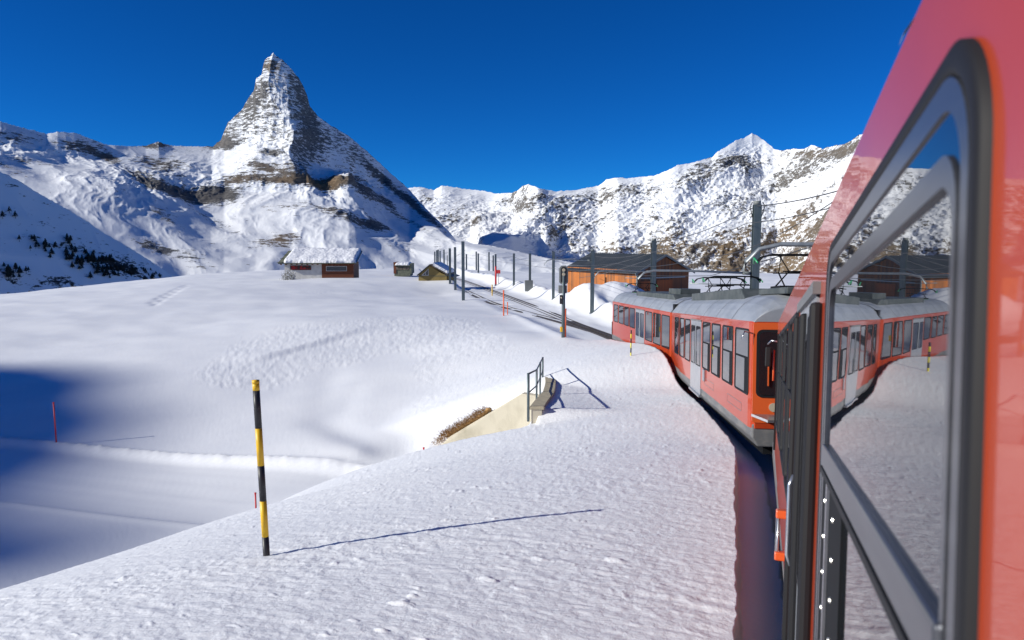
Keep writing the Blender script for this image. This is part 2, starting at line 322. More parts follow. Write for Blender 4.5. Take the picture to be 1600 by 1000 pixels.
def ground(x, y, detail=True):
    x = np.asarray(x, float); y = np.asarray(y, float); r = np.hypot(x, y)
    xc = np.clip(x, -160, 160); yc = np.clip(y, -80, 260)
    g = G(xc, yc)
    t, yf = track_coords(x, y); tz = cz(yf)
    tt = np.maximum(t-FACE-.1, 0)
    f = np.where(tt < 10.5, .0185*tt*tt, .0185*110.25+.39*(tt-10.5)+.035*np.clip(tt-10.5, 0, 8)**2)
    bank = tz+.30-f
    bank = bank-2.0*sstep(.0, .3, par_x(y)-x)*sstep(19.8, 21.8, y)*sstep(33, 29.5, y)
    z = smax(bank, g, .5)
    # underpass cutting in front of the wing wall
    if detail:
        px_ = par_x(y)
        cut = sstep(.0, .3, px_-x)*sstep(-3.6, -2.4, x)*sstep(19.6, 21.5, y)*sstep(-.3, .0, wing_line(x)-y)
        z = z-(1.7-1.2*sstep(0, -3, x))*cut
        pt_ = np.interp(y, [20, 22, 24.6, 27.4, 29.3, 33], [-4.70, -4.97, -5.29, -5.54, -5.63, -6.0]); d_ = x-px_-.25
        pm_ = sstep(-.1, .0, d_)*sstep(3.4, .6, d_)*sstep(19.7, 20.3, y)*sstep(33, 29.5, y)
        z = np.maximum(z, z*(1-pm_)+(pt_-.02)*pm_)
    # piste bed
    pf = np.interp(x, [-40, -23.6, -6.3, 2], [35, 33, 28.3, 26.0]); pnr = np.interp(x, [-40, -18, -9.7, -2], [27.5, 25.3, 23.2, 21.5])
    pm = sstep(0, .5, pf-y)*sstep(-.5, .3, y-pnr)*sstep(2, -3, x)*sstep(-60, -45, x)
    z = z-.16*pm
    z = z+.17*np.exp(-((y-pf-.18)/.20)**2)*sstep(1, -4, x)*sstep(-60, -40, x)*(1+.5*fbm(x*1.3, y*1.3, 2, 5))
    z = z+.13*np.exp(-((y-pnr+.1)/.22)**2)*sstep(1, -8, x)*sstep(-60, -40, x)
    # right-hand snowfield and track corridor
    corr = 1-sstep(2.0, 4.2, np.abs(t)-1.2*sstep(58, 75, yf)*(t > 0))
    far = sstep(43, 50, yf)
    bed = tz-.02
    z = z*(1-corr*far)+bed*corr*far
    z = z+far*(.85*np.exp(-((t+4.7)/1.1)**2)*(1-sstep(150, 220, yf)))*(1+.35*fbm(x*.5, y*.5, 3, 3))
    z = z+far*(.12*np.exp(-((t-4.2)/.6)**2)*(1-sstep(60, 75, yf)))
    # trench beside the train, cleared bed below it
    e = .40-.12*sstep(10, 4, y)+.035*fbm(y*2.3, y*0+.5, 3, 9)
    tr = 1-sstep(-.02, .035, t-(FACE+e)); tr = tr*(1-sstep(0, .3, -t-2.2))*(1-far)
    step = .12*np.exp(-((t-FACE-.25)/.25)**2)
    z = z*(1-tr)+(tz-.12+step-.25*(t < FACE-.1))*tr
    # mound before the barn
    z = z+(2.5+.5*fbm(x*.4, y*.4, 3, 66))*np.exp(-(((x-11.0)/4.4)**2+((y-76.0)/4.0)**2)**1.1)
    z = z+1.3*np.exp(-(((x-17)/5)**2+((y-66)/5)**2))
    # far away the ground falls off into the valley
    z = z-.16*np.clip(r-185, 0, 1e9)*(r < 1e9)
    z = np.maximum(z, -900)
    return z
def gz(x, y): return float(ground(np.array([x]), np.array([y]))[0])

azf = np.concatenate([np.arange(-38, 19.2, .078), np.arange(19.2, 38, .22), np.arange(38, 322, 4.)])
rr = np.concatenate([np.linspace(.6, 3.4, 14), 1/np.linspace(1/3.5, 1/20, 380), np.geomspace(20.15, 190, 300), np.geomspace(193, 420, 36), np.geomspace(460, 26000, 22)])
AZ, RR = np.meshgrid(np.radians(azf), rr); X = RR*np.sin(AZ); Y = RR*np.cos(AZ)
Z = ground(X, Y)
# surface relief: wind crust close by, churned patches in the bowl, gentle dunes everywhere
near = (RR < 70); ca, sa = math.cos(R(-30)), math.sin(R(-30)); xr = X*ca+Y*sa; yr = -X*sa+Y*ca
t_, yf_ = track_coords(X, Y); ontrack = np.clip(1-sstep(1.3, 2.0, np.abs(t_)), 0, 1)
cr = np.zeros_like(X); wx_ = .25*fbm(X[near]*1.5, Y[near]*1.5, 2, 91); cr[near] = .55*fbm(xr[near]*1.1+wx_, yr[near]*3.4+wx_, 5, 11, .66)+.32*(ridged(xr[near]*2.3+wx_*2, yr[near]*5.2-wx_, 4, 13, .65)-.5)+.25*fbm(X[near]*7, Y[near]*9, 3, 14)
pk = np.zeros_like(X); pk[near] = np.clip(fbm(xr[near]*2.4, yr[near]*6.5, 3, 51, .65)-.30, 0, 1)*sstep(-.25, .35, fbm(X[near]*.45, Y[near]*.45, 3, 58))
msk = .55+.45*sstep(-.3, .3, fbm(X*.35+5, Y*.5, 3, 59))
def blob(px, py, Y0, rx, ry):
    p = sight(px, py, Y0); return np.exp(-(((X-p.x)/rx)**2+((Y-p.y)/ry)**2)**1.5)
edge = fbm(X*.35, Y*.35, 4, 31)
ch = np.clip(blob(470, 540, 51, 6, 8)+blob(650, 510, 56, 6, 7)+blob(400, 580, 45, 3.2, 4)+blob(720, 560, 45, 3.5, 6)+blob(690, 620, 34, 1.6, 4)+.45*blob(560, 450, 92, 10, 7), 0, 1)
churn = sstep(.33, .62, ch+edge*.4)
bank_m = 1-sstep(9, 15, t_) ; fg = bank_m*(yf_ < 45)*(RR < 60)
pistem = sstep(0, .5, np.interp(X, [-40, -23.6, -6.3, 2], [34.5, 33, 28.3, 25.5])-Y)*sstep(-.5, .3, Y-np.interp(X, [-40, -18, -9.7, -2], [27.5, 25.3, 23.2, 21.5]))*sstep(2, -3, X)
cn = np.zeros_like(X); m_ = (churn > .01)&(RR < 140); cn[m_] = fbm(X[m_]*2.2, Y[m_]*2.2, 3, 77, .6)
big = fbm(X*.09, Y*.13, 3, 23)
Z += (cr*.036*msk+pk*.10)*fg*(1-ontrack) + cr*.010*(1-fg)*(1-pistem)*near + cn*.048*churn*(1-fg) + big*.28*sstep(38, 75, RR)*(1-ontrack)*(RR < 400)
Z += pistem*.022*fbm((X*.97-Y*.25)*.03, (Y+X*.27)*1.5, 3, 41)
q0 = sight(238, 475, 76); q1 = sight(294, 449, 98)
for k in range(16):
    f_ = k/15; ox = .35*(-1)**k; Z -= .16*np.exp(-(((X-(q0.x+(q1.x-q0.x)*f_+ox))/.35)**2+((Y-(q0.y+(q1.y-q0.y)*f_))/.7)**2))
# plough shelf and gullies of the bowl
for (a, b, d, wd) in [(((520, 560)), (505, 655), .10, 1.1), ((600, 722), (505, 655), .20, 1.0), ((560, 596), (530, 640), .06, .8)]:
    p0 = sight(a[0], a[1], {560: 45, 722: 29.3, 596: 41.5}[a[1]] if a[1] in (560, 722, 596) else 40); p1 = sight(b[0], b[1], 34.8)
    dx, dy = p1.x-p0.x, p1.y-p0.y; L2 = dx*dx+dy*dy; k = np.clip(((X-p0.x)*dx+(Y-p0.y)*dy)/L2, 0, 1)
    dd = np.hypot(X-p0.x-k*dx, Y-p0.y-k*dy); Z -= d*np.exp(-(dd/wd)**2)*np.sin(np.pi*np.clip(.15+.7*k, 0, 1))
p0 = sight(370, 555, 46); p1 = sight(560, 512, 55); dx, dy = p1.x-p0.x, p1.y-p0.y; L = math.hypot(dx, dy); nx, ny = -dy/L, dx/L
k = ((X-p0.x)*dx+(Y-p0.y)*dy)/L; q = (X-p0.x)*nx+(Y-p0.y)*ny
Z += .2*sstep(-.6, .3, q)*np.exp(-np.clip(q, 0, 99)/3)*sstep(0, 3, k)*sstep(L+2, L-2, k)
rough = np.clip(+.75*fg+.75*churn+.17+.18*sstep(-.1, .4, fbm(X*.12, Y*.2, 3, 71)), 0, 1)*(1-.5*pistem)*(1-.45*(ontrack > .5))
link('snow_ground', grid_mesh('snow_ground', X, Y, Z, {'rough': rough}, wrap=True), M['snow'], kind='structure')

# ridge behind the left shoulder whose shadow falls into the bowl
u = np.linspace(-260, 61, 80); wq = np.linspace(-150, 150, 41)
U, WQ = np.meshgrid(u, wq)
wb = np.interp(U, [-260, 0, 16, 21, 25, 28.5, 33, 37, 42, 48, 52, 57, 61], [-60, -50, -30, -7.5, -5.0, -9.5, -10.0, -8.5, -7.6, -8.2, -11, -21, -60])
top = 163.5+.466*wb+1.2*fbm(U*.12, WQ*0, 3, 4)*sstep(10, 30, U)
hh = top-np.abs(WQ)*1.0-20*sstep(56, 61, U)*np.abs(WQ)/30
hx = SUN_H; wx = -370+WQ
link('snow_ridge', grid_mesh('snow_ridge', .96*wx-.28*U, .28*wx+.96*U, hh), M['snow'], kind='structure')

# ------------------------------------------------------------------ mountains
def sheet(name, knots, pxr, ncol, nrow, mat_, rocks, amp, seed, base_rock, slope_k, back=((500, 260), (2500, 1500)), pwr=None, tscale=150, smooth=1.5, crest_amp=.25, skyl=None, bandk=.0, bigk=0, rollk=60, ribrock=.3, warpf=None, diag=0, **kw):
    ks = sorted(knots); kp = np.array([k[0] for k in ks], float); px = np.linspace(pxr[0], pxr[1], ncol)
    def el(px_, py_): a_, b_, c_ = ray(px_, py_); return float(c_/math.hypot(float(a_), float(b_)))
    kk = []
    for p_, cl in ks:                              # a second number under 5 is a slope run from the knot above, else a distance
        out = [cl[0]]
        for (y_, q_) in cl[1:]:
            if q_ < 5: y0_, r0_ = out[-1]; q_ = r0_*(q_-el(p_, y0_))/(q_-el(p_, y_))
            out.append((y_, q_))
        kk.append((p_, out))
    ks = kk
    K = len(ks[0][1]); PYk = np.array([[c[0] for c in k[1]] for k in ks], float); RK = np.array([[c[1] for c in k[1]] for k in ks], float)
    py = np.stack([np.interp(px, kp, PYk[:, i]) for i in range(K)]); rk = np.stack([np.interp(px, kp, RK[:, i]) for i in range(K)])
    if skyl is not None: py[0] = np.interp(px, [a[0] for a in skyl], [a[1] for a in skyl])
    n = int(smooth*ncol/(pxr[1]-pxr[0])*6)|1; ker = np.hanning(n+2); ker /= ker.sum()
    def sm(a): return np.convolve(np.pad(a, (n+1)//2, mode='edge'), ker, 'valid')[:ncol]
    for i in range(K):
        if i > 0: py[i] = sm(py[i])
        rk[i] = sm(rk[i])
    v = np.linspace(0, K-1, nrow); v = v if pwr is None else (v/(K-1))**pwr*(K-1)
    i0 = np.clip(v.astype(int), 0, K-2); fr = (v-i0)[:, None]
    PYg = py[i0]*(1-fr)+py[i0+1]*fr; Rg = rk[i0]*(1-fr)+rk[i0+1]*fr
    PXg = np.broadcast_to(px, PYg.shape) if warpf is None else px[None]+warpf(px[None], PYg)*np.clip(v*3, 0, 1)[:, None]
    a, b, c = ray(PXg, PYg); h = np.hypot(a, b); Xg = a/h*Rg; Yg = b/h*Rg; Zg = c/h*Rg
    s = (PYg-PYg[0])/(PYg[-1]-PYg[0]+1e-6)
    az = np.arctan2(a, b); tang = az*np.mean(Rg)+diag*Zg
    warp = 220*fbm(tang/700, Rg/900, 3, seed+90)
    rib = ridged((tang+warp)/tscale/3, Rg/1100+warp/900, 5, seed, .6)-.45
    fb = fbm(tang/260, Rg/300, 5, seed+5, .6); bnd = fbm(tang/900+warp/800, (Zg+.15*tang)/55, 3, seed+33)
    ae = amp(PXg, PYg) * np.clip(crest_amp+s*7, 0, 1)*np.clip(.35+(1-s)*3, .25, 1)
    roll = fbm(tang/1300+warp/1500, (Rg+2.2*tang)/2300, 3, seed+60); crag = ridged((tang+.4*warp)/85, (Zg*1.3+Rg*.35)/85, 4, seed+71, .6)-.5
    Zn = Zg+ae*(rib*1.35+fb*.45+crag*.6*np.clip((ae-16)/30, 0, 1))+bandk*bnd*np.clip(s*8, .1, 1)*ae+bigk*ae*(ridged((tang+2*warp)/1500, Rg/2600+warp/1500, 3, seed+111)-.55)*np.clip(s*6, .1, 1)+rollk*roll*np.clip(s*5, 0, 1)
    Zn[0] += ((fbm(px/8, px*0, 5, seed+1, .65)+.5*np.abs(fbm(px/3, px*0, 3, seed+2)))*Rg[0]*.0022)
    ru = Rg-0
    # slope of the displaced surface
    def gr(F, ax): return np.gradient(F, axis=ax)
    e1 = np.stack([gr(Xg, 0), gr(Yg, 0), gr(Zn, 0)], -1); e2 = np.stack([gr(Xg, 1), gr(Yg, 1), gr(Zn, 1)], -1)
    nn = np.cross(e1, e2); nn /= np.linalg.norm(nn, axis=-1, keepdims=True)+1e-9; nz = np.abs(nn[..., 2])
    rock = base_rock+slope_k*(np.clip(.80-nz, -.3, .5))+.25*fb+ribrock*(.5*fbm(tang/900, Rg/700+tang/2500, 3, seed+44)+np.clip(rib, -.3, .4)+.6*np.clip(crag, -.3, .4)); brown = np.zeros_like(rock)
    for (qx, qy, rx, ry, dn, bw, ang) in rocks:
        ca_, sa_ = math.cos(R(ang)), math.sin(R(ang)); dx = PXg-qx; dy = PYg-qy
        g_ = np.exp(-(((dx*ca_+dy*sa_)/rx)**2+((-dx*sa_+dy*ca_)/ry)**2)**1.4)
        rock = rock+dn*g_; brown = np.maximum(brown, bw*g_)
    bx = [Xg]; by = [Yg]; bz = [Zn]; ra = [rock]; ba = [brown]
    for dr, dz in back:
        f_ = (Rg[:1]+dr)/Rg[:1]; bx.insert(0, Xg[:1]*f_); by.insert(0, Yg[:1]*f_); bz.insert(0, Zn[:1]-dz); ra.insert(0, rock[:1]*0); ba.insert(0, brown[:1])
    return link(name, grid_mesh(name, np.concatenate(bx), np.concatenate(by), np.concatenate(bz), {'rock': np.concatenate(ra), 'brown': np.clip(np.concatenate(ba), 0, 1)}), mat_, kind='structure', **kw)

skyA = [(-260, 150), (-100, 185), (0, 190), (30, 199), (60, 206), (72, 210), (90, 206), (104, 207), (118, 208), (135, 214), (165, 226), (200, 229), (228, 228), (240, 224), (248, 221.5), (256, 225), (270, 228),
        (300, 229), (333, 229), (345, 219), (350, 206), (356, 192), (368, 181), (378, 172), (386, 158), (397, 141), (400, 123), (409, 117), (411, 103), (414, 93), (423, 87), (427, 82), (431, 87), (441, 93),
        (455, 107), (465, 120), (474, 135), (480, 150), (484, 166), (495, 180), (508, 190), (515, 195), (532, 205), (545, 213), (570, 234), (588, 250), (605, 266), (622, 281), (640, 297), (652, 311), (665, 325), (684, 344), (700, 360), (712, 374), (735, 380), (765, 384), (800, 391), (830, 398), (880, 408), (960, 420)]
A_ = [(-260, [(170, 6800), (225, 6200), (262, 5400), (290, 4900), (380, 3600), (450, 2300)]),
      (0, [(190, 6800), (222, 6400), (250, 5900), (275, 5500), (350, 4000), (450, 2500)]),
      (100, [(205, 6900), (242, 6600), (262, 6100), (290, 5500), (360, 4200), (450, 2700)]),
      (180, [(228, 7000), (250, 6700), (265, 6200), (290, 5600), (370, 4300), (450, 2900)]),
      (250, [(224, 7300), (252, 6800), (272, 6300), (300, 5800), (375, 4500), (450, 3100)]),
      (330, [(229, 7600), (250, 7150), (283, 6600), (308, 6150), (380, 4700), (450, 3300)]),
      (350, [(206, 7680), (238, 7350), (276, 6620), (303, 6380), (375, 4800), (450, 3400)]),
      (378, [(172, 7700), (225, 7300), (270, 6560), (302, 6350), (372, 4850), (450, 3450)]),
      (400, [(122, 7720), (218, 7150), (266, 6500), (303, 6300), (372, 4900), (450, 3500)]),
      (427, [(84, 7740), (222, 6980), (264, 6450), (300, 6260), (372, 4900), (450, 3500)]),
      (445, [(97, 7715), (232, 6780), (266, 6400), (300, 6240), (370, 4950), (450, 3550)]),
      (456, [(108, 7690), (250, 6540), (272, 6360), (298, 6240), (368, 5000), (450, 3600)]),
      (466, [(121, 7720), (255, 6710), (276, 6380), (298, 6240), (366, 5000), (450, 3600)]),
      (484, [(165, 7790), (258, 6980), (279, 6420), (296, 6240), (364, 5000), (450, 3600)]),
      (515, [(195, 7890), (264, 7380), (282, 6430), (297, 6240), (362, 5000), (450, 3600)]),
      (545, [(213, 8010), (272, 7560), (277, 6420), (298, 6260), (360, 5000), (450, 3650)]),
      (556, [(222, 8040), (280, 7640), (292, 6560), (304, 6300), (360, 5050), (450, 3650)]),
      (600, [(262, 8150), (300, 7800), (316, 6900), (332, 6500), (372, 5200), (450, 3700)]),
      (640, [(297, 8000), (318, 7600), (336, 7100), (354, 6500), (385, 5200), (450, 3800)]),
      (700, [(360, 6600), (366, 6300), (374, 5900), (382, 5500), (402, 4700), (450, 3800)]),
      (760, [(384, 5600), (388, 5300), (393, 5000), (400, 4700), (415, 4300), (450, 3800)]),
      (960, [(420, 5000), (423, 4900), (426, 4700), (430, 4500), (436, 4200), (450, 3900)])]
def ampA(px, py):
    peak = np.exp(-(((px-430)/70)**2+((py-170)/75)**2)**2)
    tail = sstep(480, 560, px)*sstep(330, 250, py)
    cliff = np.exp(-((py-285)/28)**2)*sstep(90, 200, px)*sstep(720, 600, px)
    return 15+66*peak*(1-.5*sstep(452, 470, px))+10*tail+26*cliff-6*sstep(330, 400, py)+20*sstep(300, 100, px)*sstep(262, 240, py)+14*np.exp(-(((px-530)/70)**2+((py-335)/28)**2))
rocksA = [(424, 100, 16, 13, .5, .55, 0), (400, 150, 14, 45, .30, .1, 35), (425, 180, 60, 60, .20, .1, 0), (352, 210, 24, 26, .5, .15, 0), (340, 225, 28, 10, .7, .2, 0), (470, 160, 16, 60, .38, 0, -22),
          (490, 215, 40, 34, .32, 0, 20), (475, 255, 18, 22, .3, 0, 20), (545, 235, 60, 14, .2, 0, 38), (620, 300, 60, 7, .9, 0, 43), (665, 335, 45, 8, .9, 0, 45),
          (505, 284, 46, 9, 1.3, 1.0, -2), (450, 280, 30, 9, .8, .8, -8), (390, 284, 50, 8, .6, .6, -4), (430, 268, 40, 10, .45, .5, -8), (310, 300, 60, 12, 1.1, .15, 14), (350, 305, 30, 9, .8, .1, 5), (235, 280, 45, 10, 1.1, .1, 25), (250, 252, 40, 12, .8, .2, 8), (240, 226, 30, 6, .9, .2, 0),
          (130, 228, 40, 12, .8, .35, 14), (30, 215, 50, 9, .6, .2, 8), (170, 245, 20, 7, .8, .4, 20), (55, 255, 60, 4, .5, .3, 10), (570, 300, 26, 8, .9, .1, 40), (605, 318, 22, 6, .8, .1, 35), (530, 335, 60, 10, .75, .25, 14), (590, 352, 30, 6, .8, .1, 18), (640, 350, 40, 6, .6, .1, 30),
          (435, 378, 40, 14, .85, .7, -8), (410, 262, 26, 5, .8, .4, 0), (425, 240, 18, 6, .7, .1, 0), (340, 345, 60, 8, .45, 0, 30), (260, 350, 30, 8, .6, 0, 30), (250, 395, 60, 8, .8, 0, 15), (440, 330, 40, 8, .5, .5, 0), (640, 385, 60, 5, .3, .2, 5), (20, 270, 40, 5, .5, .6, 25), (330, 420, 60, 8, .3, .2, 0)]
sheet('mountain_peak', A_, (-260, 960), 1120, 300, M['peak'], rocksA, ampA, 3, .02, .95, rollk=95, warpf=lambda a, b: (np.interp(b, [84, 110, 165, 215, 235, 270, 300], [-20, -15, -4, 3, -5, 6, 0])+5*fbm(b/22, b*0, 3, 8))*np.exp(-((a-456)/45)**2), pwr=1.12, smooth=.8, skyl=skyA, tscale=130, crest_amp=.12, bandk=.35)

skyB = [(560, 310), (640, 294), (655, 292), (678, 297), (690, 290), (705, 292), (722, 295), (745, 297), (775, 302), (800, 302), (808, 298), (815, 292), (825, 288), (835, 291), (845, 295), (870, 299), (900, 297), (935, 291),
        (948, 281), (965, 278), (985, 279), (1005, 276), (1022, 275), (1040, 268), (1060, 258), (1075, 256), (1090, 252), (1112, 246), (1122, 236), (1135, 229), (1150, 219), (1163, 215), (1175, 208), (1186, 214), (1197, 222), (1208, 232), (1222, 236), (1240, 232), (1256, 233), (1268, 226), (1285, 233), (1300, 228), (1320, 226), (1342, 212), (1400, 195), (1500, 175), (1700, 150)]
B_ = [(560, [(305, 12500), (330, .5), (360, .45), (385, .5), (450, .4)]),
      (690, [(290, 12500), (322, .5), (348, .35), (375, .5), (450, .4)]),
      (740, [(297, 12500), (322, .4), (350, .35), (384, .5), (450, .4)]),
      (757, [(300, 12400), (326, .4), (381, 7750), (385, 7700), (450, .4)]),
      (800, [(302, 12000), (332, .5), (369, 8500), (391, 8250), (450, .4)]),
      (822, [(290, 10700), (330, .7), (362, 9050), (396, 8700), (450, .4)]),
      (843, [(294, 10500), (328, .7), (353, 9450), (393, 9000), (450, .4)]),
      (853, [(297, 10600), (330, .65), (356, 9250), (394, 8850), (450, .5)]),
      (880, [(298, 10700), (330, .65), (356, .55), (394, .55), (450, .45)]),
      (935, [(291, 11000), (322, .6), (352, .55), (390, .55), (450, .45)]),
      (965, [(278, 10800), (318, .65), (350, .5), (388, .5), (450, .45)]),
      (1005, [(276, 10900), (312, .6), (345, .5), (385, .6), (450, .45)]),
      (1050, [(262, 10750), (305, .7), (338, .45), (378, .6), (450, .5)]),
      (1090, [(252, 11000), (292, .6), (330, .5), (372, .6), (450, .5)]),
      (1130, [(230, 11400), (272, .7), (318, .5), (366, .65), (450, .5)]),
      (1175, [(208, 11950), (252, .8), (312, .5), (362, .6), (460, .5)]),
      (1190, [(218, 11950), (258, .75), (314, .45), (362, .6), (460, .5)]),
      (1215, [(235, 11700), (268, .6), (315, .5), (362, .7), (460, .5)]),
      (1270, [(226, 10700), (262, .7), (312, .5), (362, .6), (460, .5)]),
      (1340, [(212, 9500), (262, .7), (312, .5), (362, .6), (470, .5)]),
      (1700, [(150, 8500), (230, .6), (300, .5), (360, .5), (480, .5)])]
def ampB(px, py): return 62+20*sstep(900, 1000, px)*sstep(400, 300, py)+25*np.exp(-((px-830)/45)**2)-60*np.exp(-(((px-800)/50)**2+((py-378)/24)**2))-25*np.exp(-(((px-720)/70)**2+((py-320)/40)**2))
rocksB = [(830, 312, 34, 24, .55, .15, 20), (800, 325, 30, 14, .35, .1, 0), (735, 340, 60, 14, .6, .3, 5), (700, 345, 40, 10, .5, .3, 0), (665, 305, 26, 12, .6, .2, 40), (820, 376, 24, 16, -2.0, 0, 0), (790, 384, 36, 9, -2, 0, 0), (905, 318, 60, 18, .35, 0, -10),
          (975, 300, 50, 16, .5, .1, -10), (990, 345, 70, 14, .42, .2, -20), (900, 352, 60, 12, .35, .1, -15), (1090, 285, 30, 18, .6, .2, 0), (1160, 255, 30, 10, .6, .1, 0), (1100, 262, 50, 8, .4, 0, -15), (1250, 270, 50, 16, .55, .15, -20), (1270, 240, 60, 10, .7, .4, 0), (1330, 232, 40, 14, .6, .4, -10), (1200, 290, 60, 12, .25, 0, -20),
          (1140, 385, 55, 40, .95, 1.0, -20), (1060, 372, 50, 26, .65, .9, -25), (1020, 395, 60, 22, .6, .8, 0), (1230, 370, 80, 34, .75, .9, -25), (1330, 350, 60, 40, .6, .7, -20), (1250, 420, 120, 22, .6, .9, -8), (1110, 425, 100, 18, .65, .9, 0), (960, 385, 40, 14, .45, .6, 0), (880, 390, 60, 12, .2, .2, 0), (1450, 350, 120, 60, .7, .8, -10)]
sheet('mountain_range', B_, (560, 1700), 980, 260, M['range'], [(a, b, c, d, e*.72, f, g) for a, b, c, d, e, f, g in rocksB], ampB, 21, -.14, .9, pwr=1.1, smooth=2.6, ribrock=.75, bigk=2.6, diag=-1.1, skyl=skyB, tscale=150, crest_amp=.15, bandk=.2)

C_ = [(-260, [(140, 900), (240, 720), (350, 500), (470, 330)]),
      (0, [(268, 1150), (320, 900), (390, 680), (470, 480)]),
      (60, [(300, 1250), (345, 1050), (395, 850), (470, 640)]),
      (130, [(342, 1400), (370, 1250), (405, 1050), (470, 860)]),
      (200, [(386, 1560), (402, 1450), (420, 1330), (470, 1120)]),
      (272, [(433, 1700), (438, 1650), (445, 1600), (470, 1450)]),
      (420, [(470, 1900), (475, 1850), (480, 1800), (490, 1750)])]
def faceC(px, py): a_, b_, c_ = ray(px, py); t_ = -450/(float(c_)+.8*float(a_)-.2*float(b_)); return t_*math.hypot(float(a_), float(b_))
C_ = [(p_, [(y_, faceC(p_, y_)) for y_, q_ in cl]) for p_, cl in C_]
skyC = [(-260, 150), (0, 268), (30, 283), (60, 302), (100, 324), (130, 342), (165, 366), (200, 386), (240, 411), (272, 433), (420, 480)]
rocksC = [(150, 400, 60, 14, .55, 0, 30), (200, 420, 50, 10, .5, 0, 22), (20, 430, 50, 18, .4, 0, 30), (90, 440, 60, 12, .3, 0, 10), (30, 345, 60, 20, .15, 0, 30)]
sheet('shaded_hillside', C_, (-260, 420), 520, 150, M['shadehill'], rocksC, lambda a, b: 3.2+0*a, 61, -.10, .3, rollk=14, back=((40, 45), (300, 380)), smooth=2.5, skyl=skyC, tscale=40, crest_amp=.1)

# conifers on the shaded hillside
def hill_pt(px, py):
    ks = [k[0] for k in C_]; pys = [np.interp(px, ks, [k[1][i][0] for k in C_]) for i in range(4)]; rs = [np.interp(px, ks, [k[1][i][1] for k in C_]) for i in range(4)]
    r = np.interp(py, pys, rs); a, b, c = ray(px, py); h = math.hypot(a, b); return Vector((a/h*r, b/h*r, c/h*r))
def conifer(seed):
    rnd = random.Random(seed); t = empty('conifer'); H = 1.0
    MB().tube([(0, 0, -.6), (0, 0, .9)], .035, 5, r2=.012).build('trunk', M['bark'], t)
    m = MB()
    for i in range(7):
        z = .10+.13*i; rr_ = .34*(1-z)+.04
        for k in range(7):
            a = 2*math.pi*(k+rnd.random())/7; l = rr_*rnd.uniform(.7, 1.25); p = Vector((math.cos(a)*l, math.sin(a)*l, z-.10)); s = Vector((-math.sin(a), math.cos(a), 0))*l*.42
            m.add([Vector((0, 0, z+.10)), p-s, p+Vector((0, 0, -.05)), p+s], [(0, 1, 2), (0, 2, 3)])
    m.build('crown', M['needles'], t); return t
protos = [conifer(1), conifer(2), conifer(3)]
rnd = random.Random(5); spots = []
for (qx, qy, sx, sy, n) in [(135, 405, 30, 9, 52), (185, 424, 34, 6, 44), (75, 382, 34, 14, 20), (20, 425, 16, 12, 18), (240, 431, 16, 3, 10), (110, 375, 10, 5, 5), (15, 335, 20, 9, 4)]:
    for _ in range(n): spots.append((qx+rnd.gauss(0, sx*.6)+0, qy+rnd.gauss(0, sy*.6)))
spots = [(a, b+max(0, (a-qx)*0)) for a, b in spots if b < 452 and b > np.interp(a, [k[0] for k in skyC], [k[1] for k in skyC])+10]
for i, (a, b) in enumerate(spots):
    t = protos[i] if i < 3 else copy_tree(protos[i % 3])
    t.location = hill_pt(a, b)+Vector((0, 0, -1.0)); s = rnd.uniform(2.8, 6.2); t.scale = (s*1.1, s*1.1, s); t.rotation_euler.z = rnd.uniform(0, 6)
    lone = b < 380 and a < 100
    zone = ('small dark conifer standing alone high on the shaded hillside near the left edge', 'lone conifers high on the shaded hillside') if lone else ('dark conifer low on the shaded hillside at the left edge of the picture', 'conifers low at the left edge') if a < 60 else \
        ('dark conifer in the middle of the thin hillside wood', 'conifers in the middle of the hillside wood') if a < 165 else ('dark conifer at the right end of the thin hillside wood', 'conifers at the right end of the hillside wood')
    tag(t, zone[0], 'tree', zone[1])

# ------------------------------------------------------------------ railway track beyond the train
def sweep(mb, ys, off, w_, z0, z1, fn=None):
    vs = []; fs = []
    for i, y in enumerate(ys):
        th = float(hd(y)); o = off(y) if callable(off) else off
        c = Vector((float(cx(y))+o*math.cos(th), y-o*math.sin(th), float(cz(y))))
        n = Vector((math.cos(th), -math.sin(th), 0))
        for (a, b) in ((-w_/2, z0), (w_/2, z0), (w_/2, z1), (-w_/2, z1)): vs.append(c+n*a+Vector((0, 0, b)))
    for i in range(len(ys)-1):
        for k in range(4): fs.append((4*i+k, 4*i+(k+1) % 4, 4*i+4+(k+1) % 4, 4*i+4+k))
    mb.add(vs, fs)
tk = empty('railway_track', (0, 0, 0), kind='structure')
ys = list(np.arange(-12, 60, 1.0))+list(np.arange(60, 200, 3.0))
for o in (-.5, .5): m = MB(); sweep(m, ys, o, .07, -.13, .03); m.build('rail', M['railsteel'], tk)
m = MB(); sweep(m, ys, 0, .09, -.1, .06); m.build('rack', M['railsteel'], tk)
m = MB(); sweep(m, [y for y in ys if y > 44 and y < 66], .1, .95, -.2, .005); m.build('ballast_bed', M['ballast'], tk)
m = MB(); sweep(m, [y for y in ys if y >= 65 and y < 140], .55, .3, -.2, .008); m.build('ballast_strip', M['ballast'], tk)
tk2 = empty('railway_siding', (0, 0, 0), kind='structure')
sid = lambda y: -float(sstep(52, 88, np.array(y)))*3.7
ys2 = [y for y in ys if 54 < y < 150]
for o in (-.5, .5): m = MB(); sweep(m, ys2, lambda y: sid(y)+o, .07, -.13, .035); m.build('rail', M['railsteel'], tk2)
m = MB(); sweep(m, [y for y in ys2 if y < 110], lambda y: sid(y)-.2, .35, -.2, .011); m.build('ballast_strip', M['ballast'], tk2)

